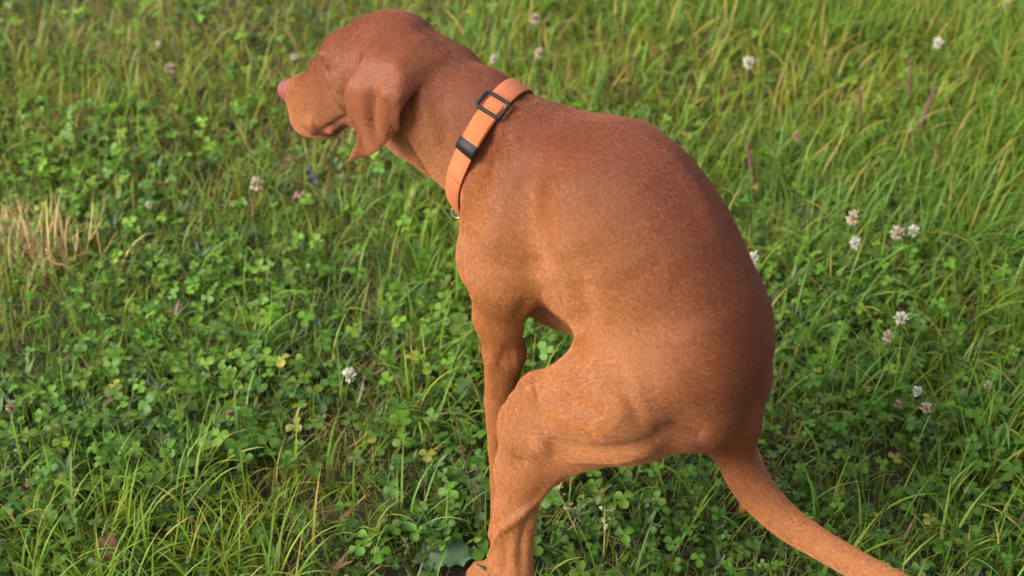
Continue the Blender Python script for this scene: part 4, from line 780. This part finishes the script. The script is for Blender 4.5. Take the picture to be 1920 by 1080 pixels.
def broad_leaf(name, u, v, h, length, width, az, pitch, label, hue, lobes, seed, tint=(0, 1, .4), mat=None, curl=.5, roll=0.):
    g = np.random.default_rng(seed); c = at_height(u, v, h); d = np.array([math.cos(az)*math.cos(pitch), math.sin(az)*math.cos(pitch), math.sin(pitch)]); sd = np.cross(d, [0, 0, 1.]); sd /= np.linalg.norm(sd); nr = np.cross(sd, d)
    sd, nr = sd*math.cos(roll)+nr*math.sin(roll), nr*math.cos(roll)-sd*math.sin(roll); ns, nt = 25, 9; V = np.zeros((2, ns, nt, 3)); lf = np.zeros((2, ns, nt, 3)); ph = g.random(3)*6
    for i in range(ns):
        s = i/(ns-1); w = width/2*(math.sin(math.pi*min(s**.8, 1))**.7 if 0 < s < 1 else .03)*(1-lobes*.5*(1+math.sin(s*34+ph[0]))*.5-lobes*.15*math.sin(s*81+ph[1]))
        for j in range(nt):
            t = -1+2*j/(nt-1); bend = curl*length*(-(s-.4)**2*.5)+abs(t)*w*.25+.0022*math.sin(s*17+ph[2])*t+.0012*math.sin(s*29+t*5)
            p = c+d*((s-.5)*length)+sd*t*w+nr*bend; V[0, i, j] = p; V[1, i, j] = p-nr*.0004; lf[:, i, j] = (s, t, .1)
    a = (np.arange(ns-1)[:, None]*nt+np.arange(nt-1)[None]).ravel(); f = np.stack([a, a+1, a+nt+1, a+nt], 1); f2 = f[:, ::-1]+ns*nt
    base = c*[1, 1, 0]; base[2] = gh(*c[:2]); o = empty(name, base); tag(o, label, 'leaf')
    mesh('leaf_blade', V.reshape(-1, 3)-base, [f, f2], mat or WEED, o, {'lf': lf.reshape(-1, 3), 'tint': np.tile(tint, (2*ns*nt, 1))})
    e = c-d*length*.5; V_, f_ = tube(bez(base, e, (0, 0, 0)), .0011, .0009); mesh('leaf_stalk', V_-base, f_, STEM if mat is None else BROWN, o)
def dead_mat(name, a, b, c):
    t = NT(name); n1 = t.noise(70, 5, .65); t.l(t.ramp(n1.outputs[0], [(.36, a), (.5, b), (.62, c)]).outputs[0], t.p.inputs['Base Color']); t.p.inputs['Roughness'].default_value = .8; t.p.inputs['Specular IOR Level'].default_value = .12
    bm = t.n('ShaderNodeBump'); bm.inputs['Strength'].default_value = .5; bm.inputs['Distance'].default_value = .001; t.l(n1.outputs[0], bm.inputs['Height']); t.l(bm.outputs[0], t.p.inputs['Normal']); return t.m
RED = dead_mat('reddening_leaf', (.14, .035, .028), (.085, .05, .02), (.05, .09, .02)); GREY = dead_mat('dark_blue_grey_leaf', (.025, .030, .030), (.05, .05, .048), (.085, .080, .07)); TAN = dead_mat('dull_tan_leaf', (.22, .15, .09), (.28, .18, .12), (.16, .11, .07))
broad_leaf('dying_leaf', 202, 1040, .045, .064, .040, math.radians(80), math.radians(66), 'mottled red and green dying leaf standing up at the lower left edge', 0, .55, 1, mat=RED, curl=.3)
broad_leaf('fallen_leaf', 584, 330, .05, .042, .016, math.radians(115), math.radians(20), 'small dark blue-grey pointed leaf in the grass below the muzzle', 0, .1, 2, mat=GREY, curl=.3)
broad_leaf('fallen_leaf', 563, 366, .035, .030, .018, math.radians(20), math.radians(8), 'dull tan curled leaf just below the dark pointed one', 0, .2, 3, mat=TAN, curl=.9)
broad_leaf('thistle_leaf', 840, 1042, .016, .085, .055, math.radians(5), math.radians(4), 'large grey-green lobed leaf lying on the bare patch beside the foot', 0, .75, 4, (0, .75, .85), curl=.3)
broad_leaf('dock_leaf', 905, 915, .035, .060, .034, math.radians(150), math.radians(8), 'broad dark green leaf tucked beside the shin', 0, .08, 5, (0, .8, .2), curl=.5)
broad_leaf('dock_leaf', 1890, 440, .02, .085, .04, math.radians(20), math.radians(6), 'broad green dock leaf low in the grass at the right edge', 0, .08, 6, (0, .75, .3), curl=.5)

def dry_tuft(u, v, rad, n, ln, label, seed):
    global rng
    keep = rng; rng = np.random.default_rng(seed); c = ground_at(u, v); xy = c[:2]+rng.normal(0, 1, (n, 2))*[rad, rad*.7]; tn = np.stack([rng.uniform(.5, 1, n), rng.uniform(.75, 1.5, n), rng.uniform(.2, .7, n)], 1)
    V, Fs, at = join([blades(n, 't', None, xy, rng.uniform(.4, 1, n)*ln, rng.uniform(.0015, .0038, n), np.abs(rng.normal(.35, .35, n)), rng.normal(.6, .9, n), tn, 6)])
    rng = keep; base = np.array([c[0], c[1], 0.]); o = mesh('dry_grass_tuft', V-base, Fs, THATCH, None, at); o.location = base; tag(o, label, 'grass tuft', 'dried tufts in the meadow')
dry_tuft(92, 490, .045, 170, .14, 'large straw coloured dead tuft at the left edge', 1)
dry_tuft(30, 440, .03, 70, .08, 'thinner straw tuft left of the large dead one', 2)
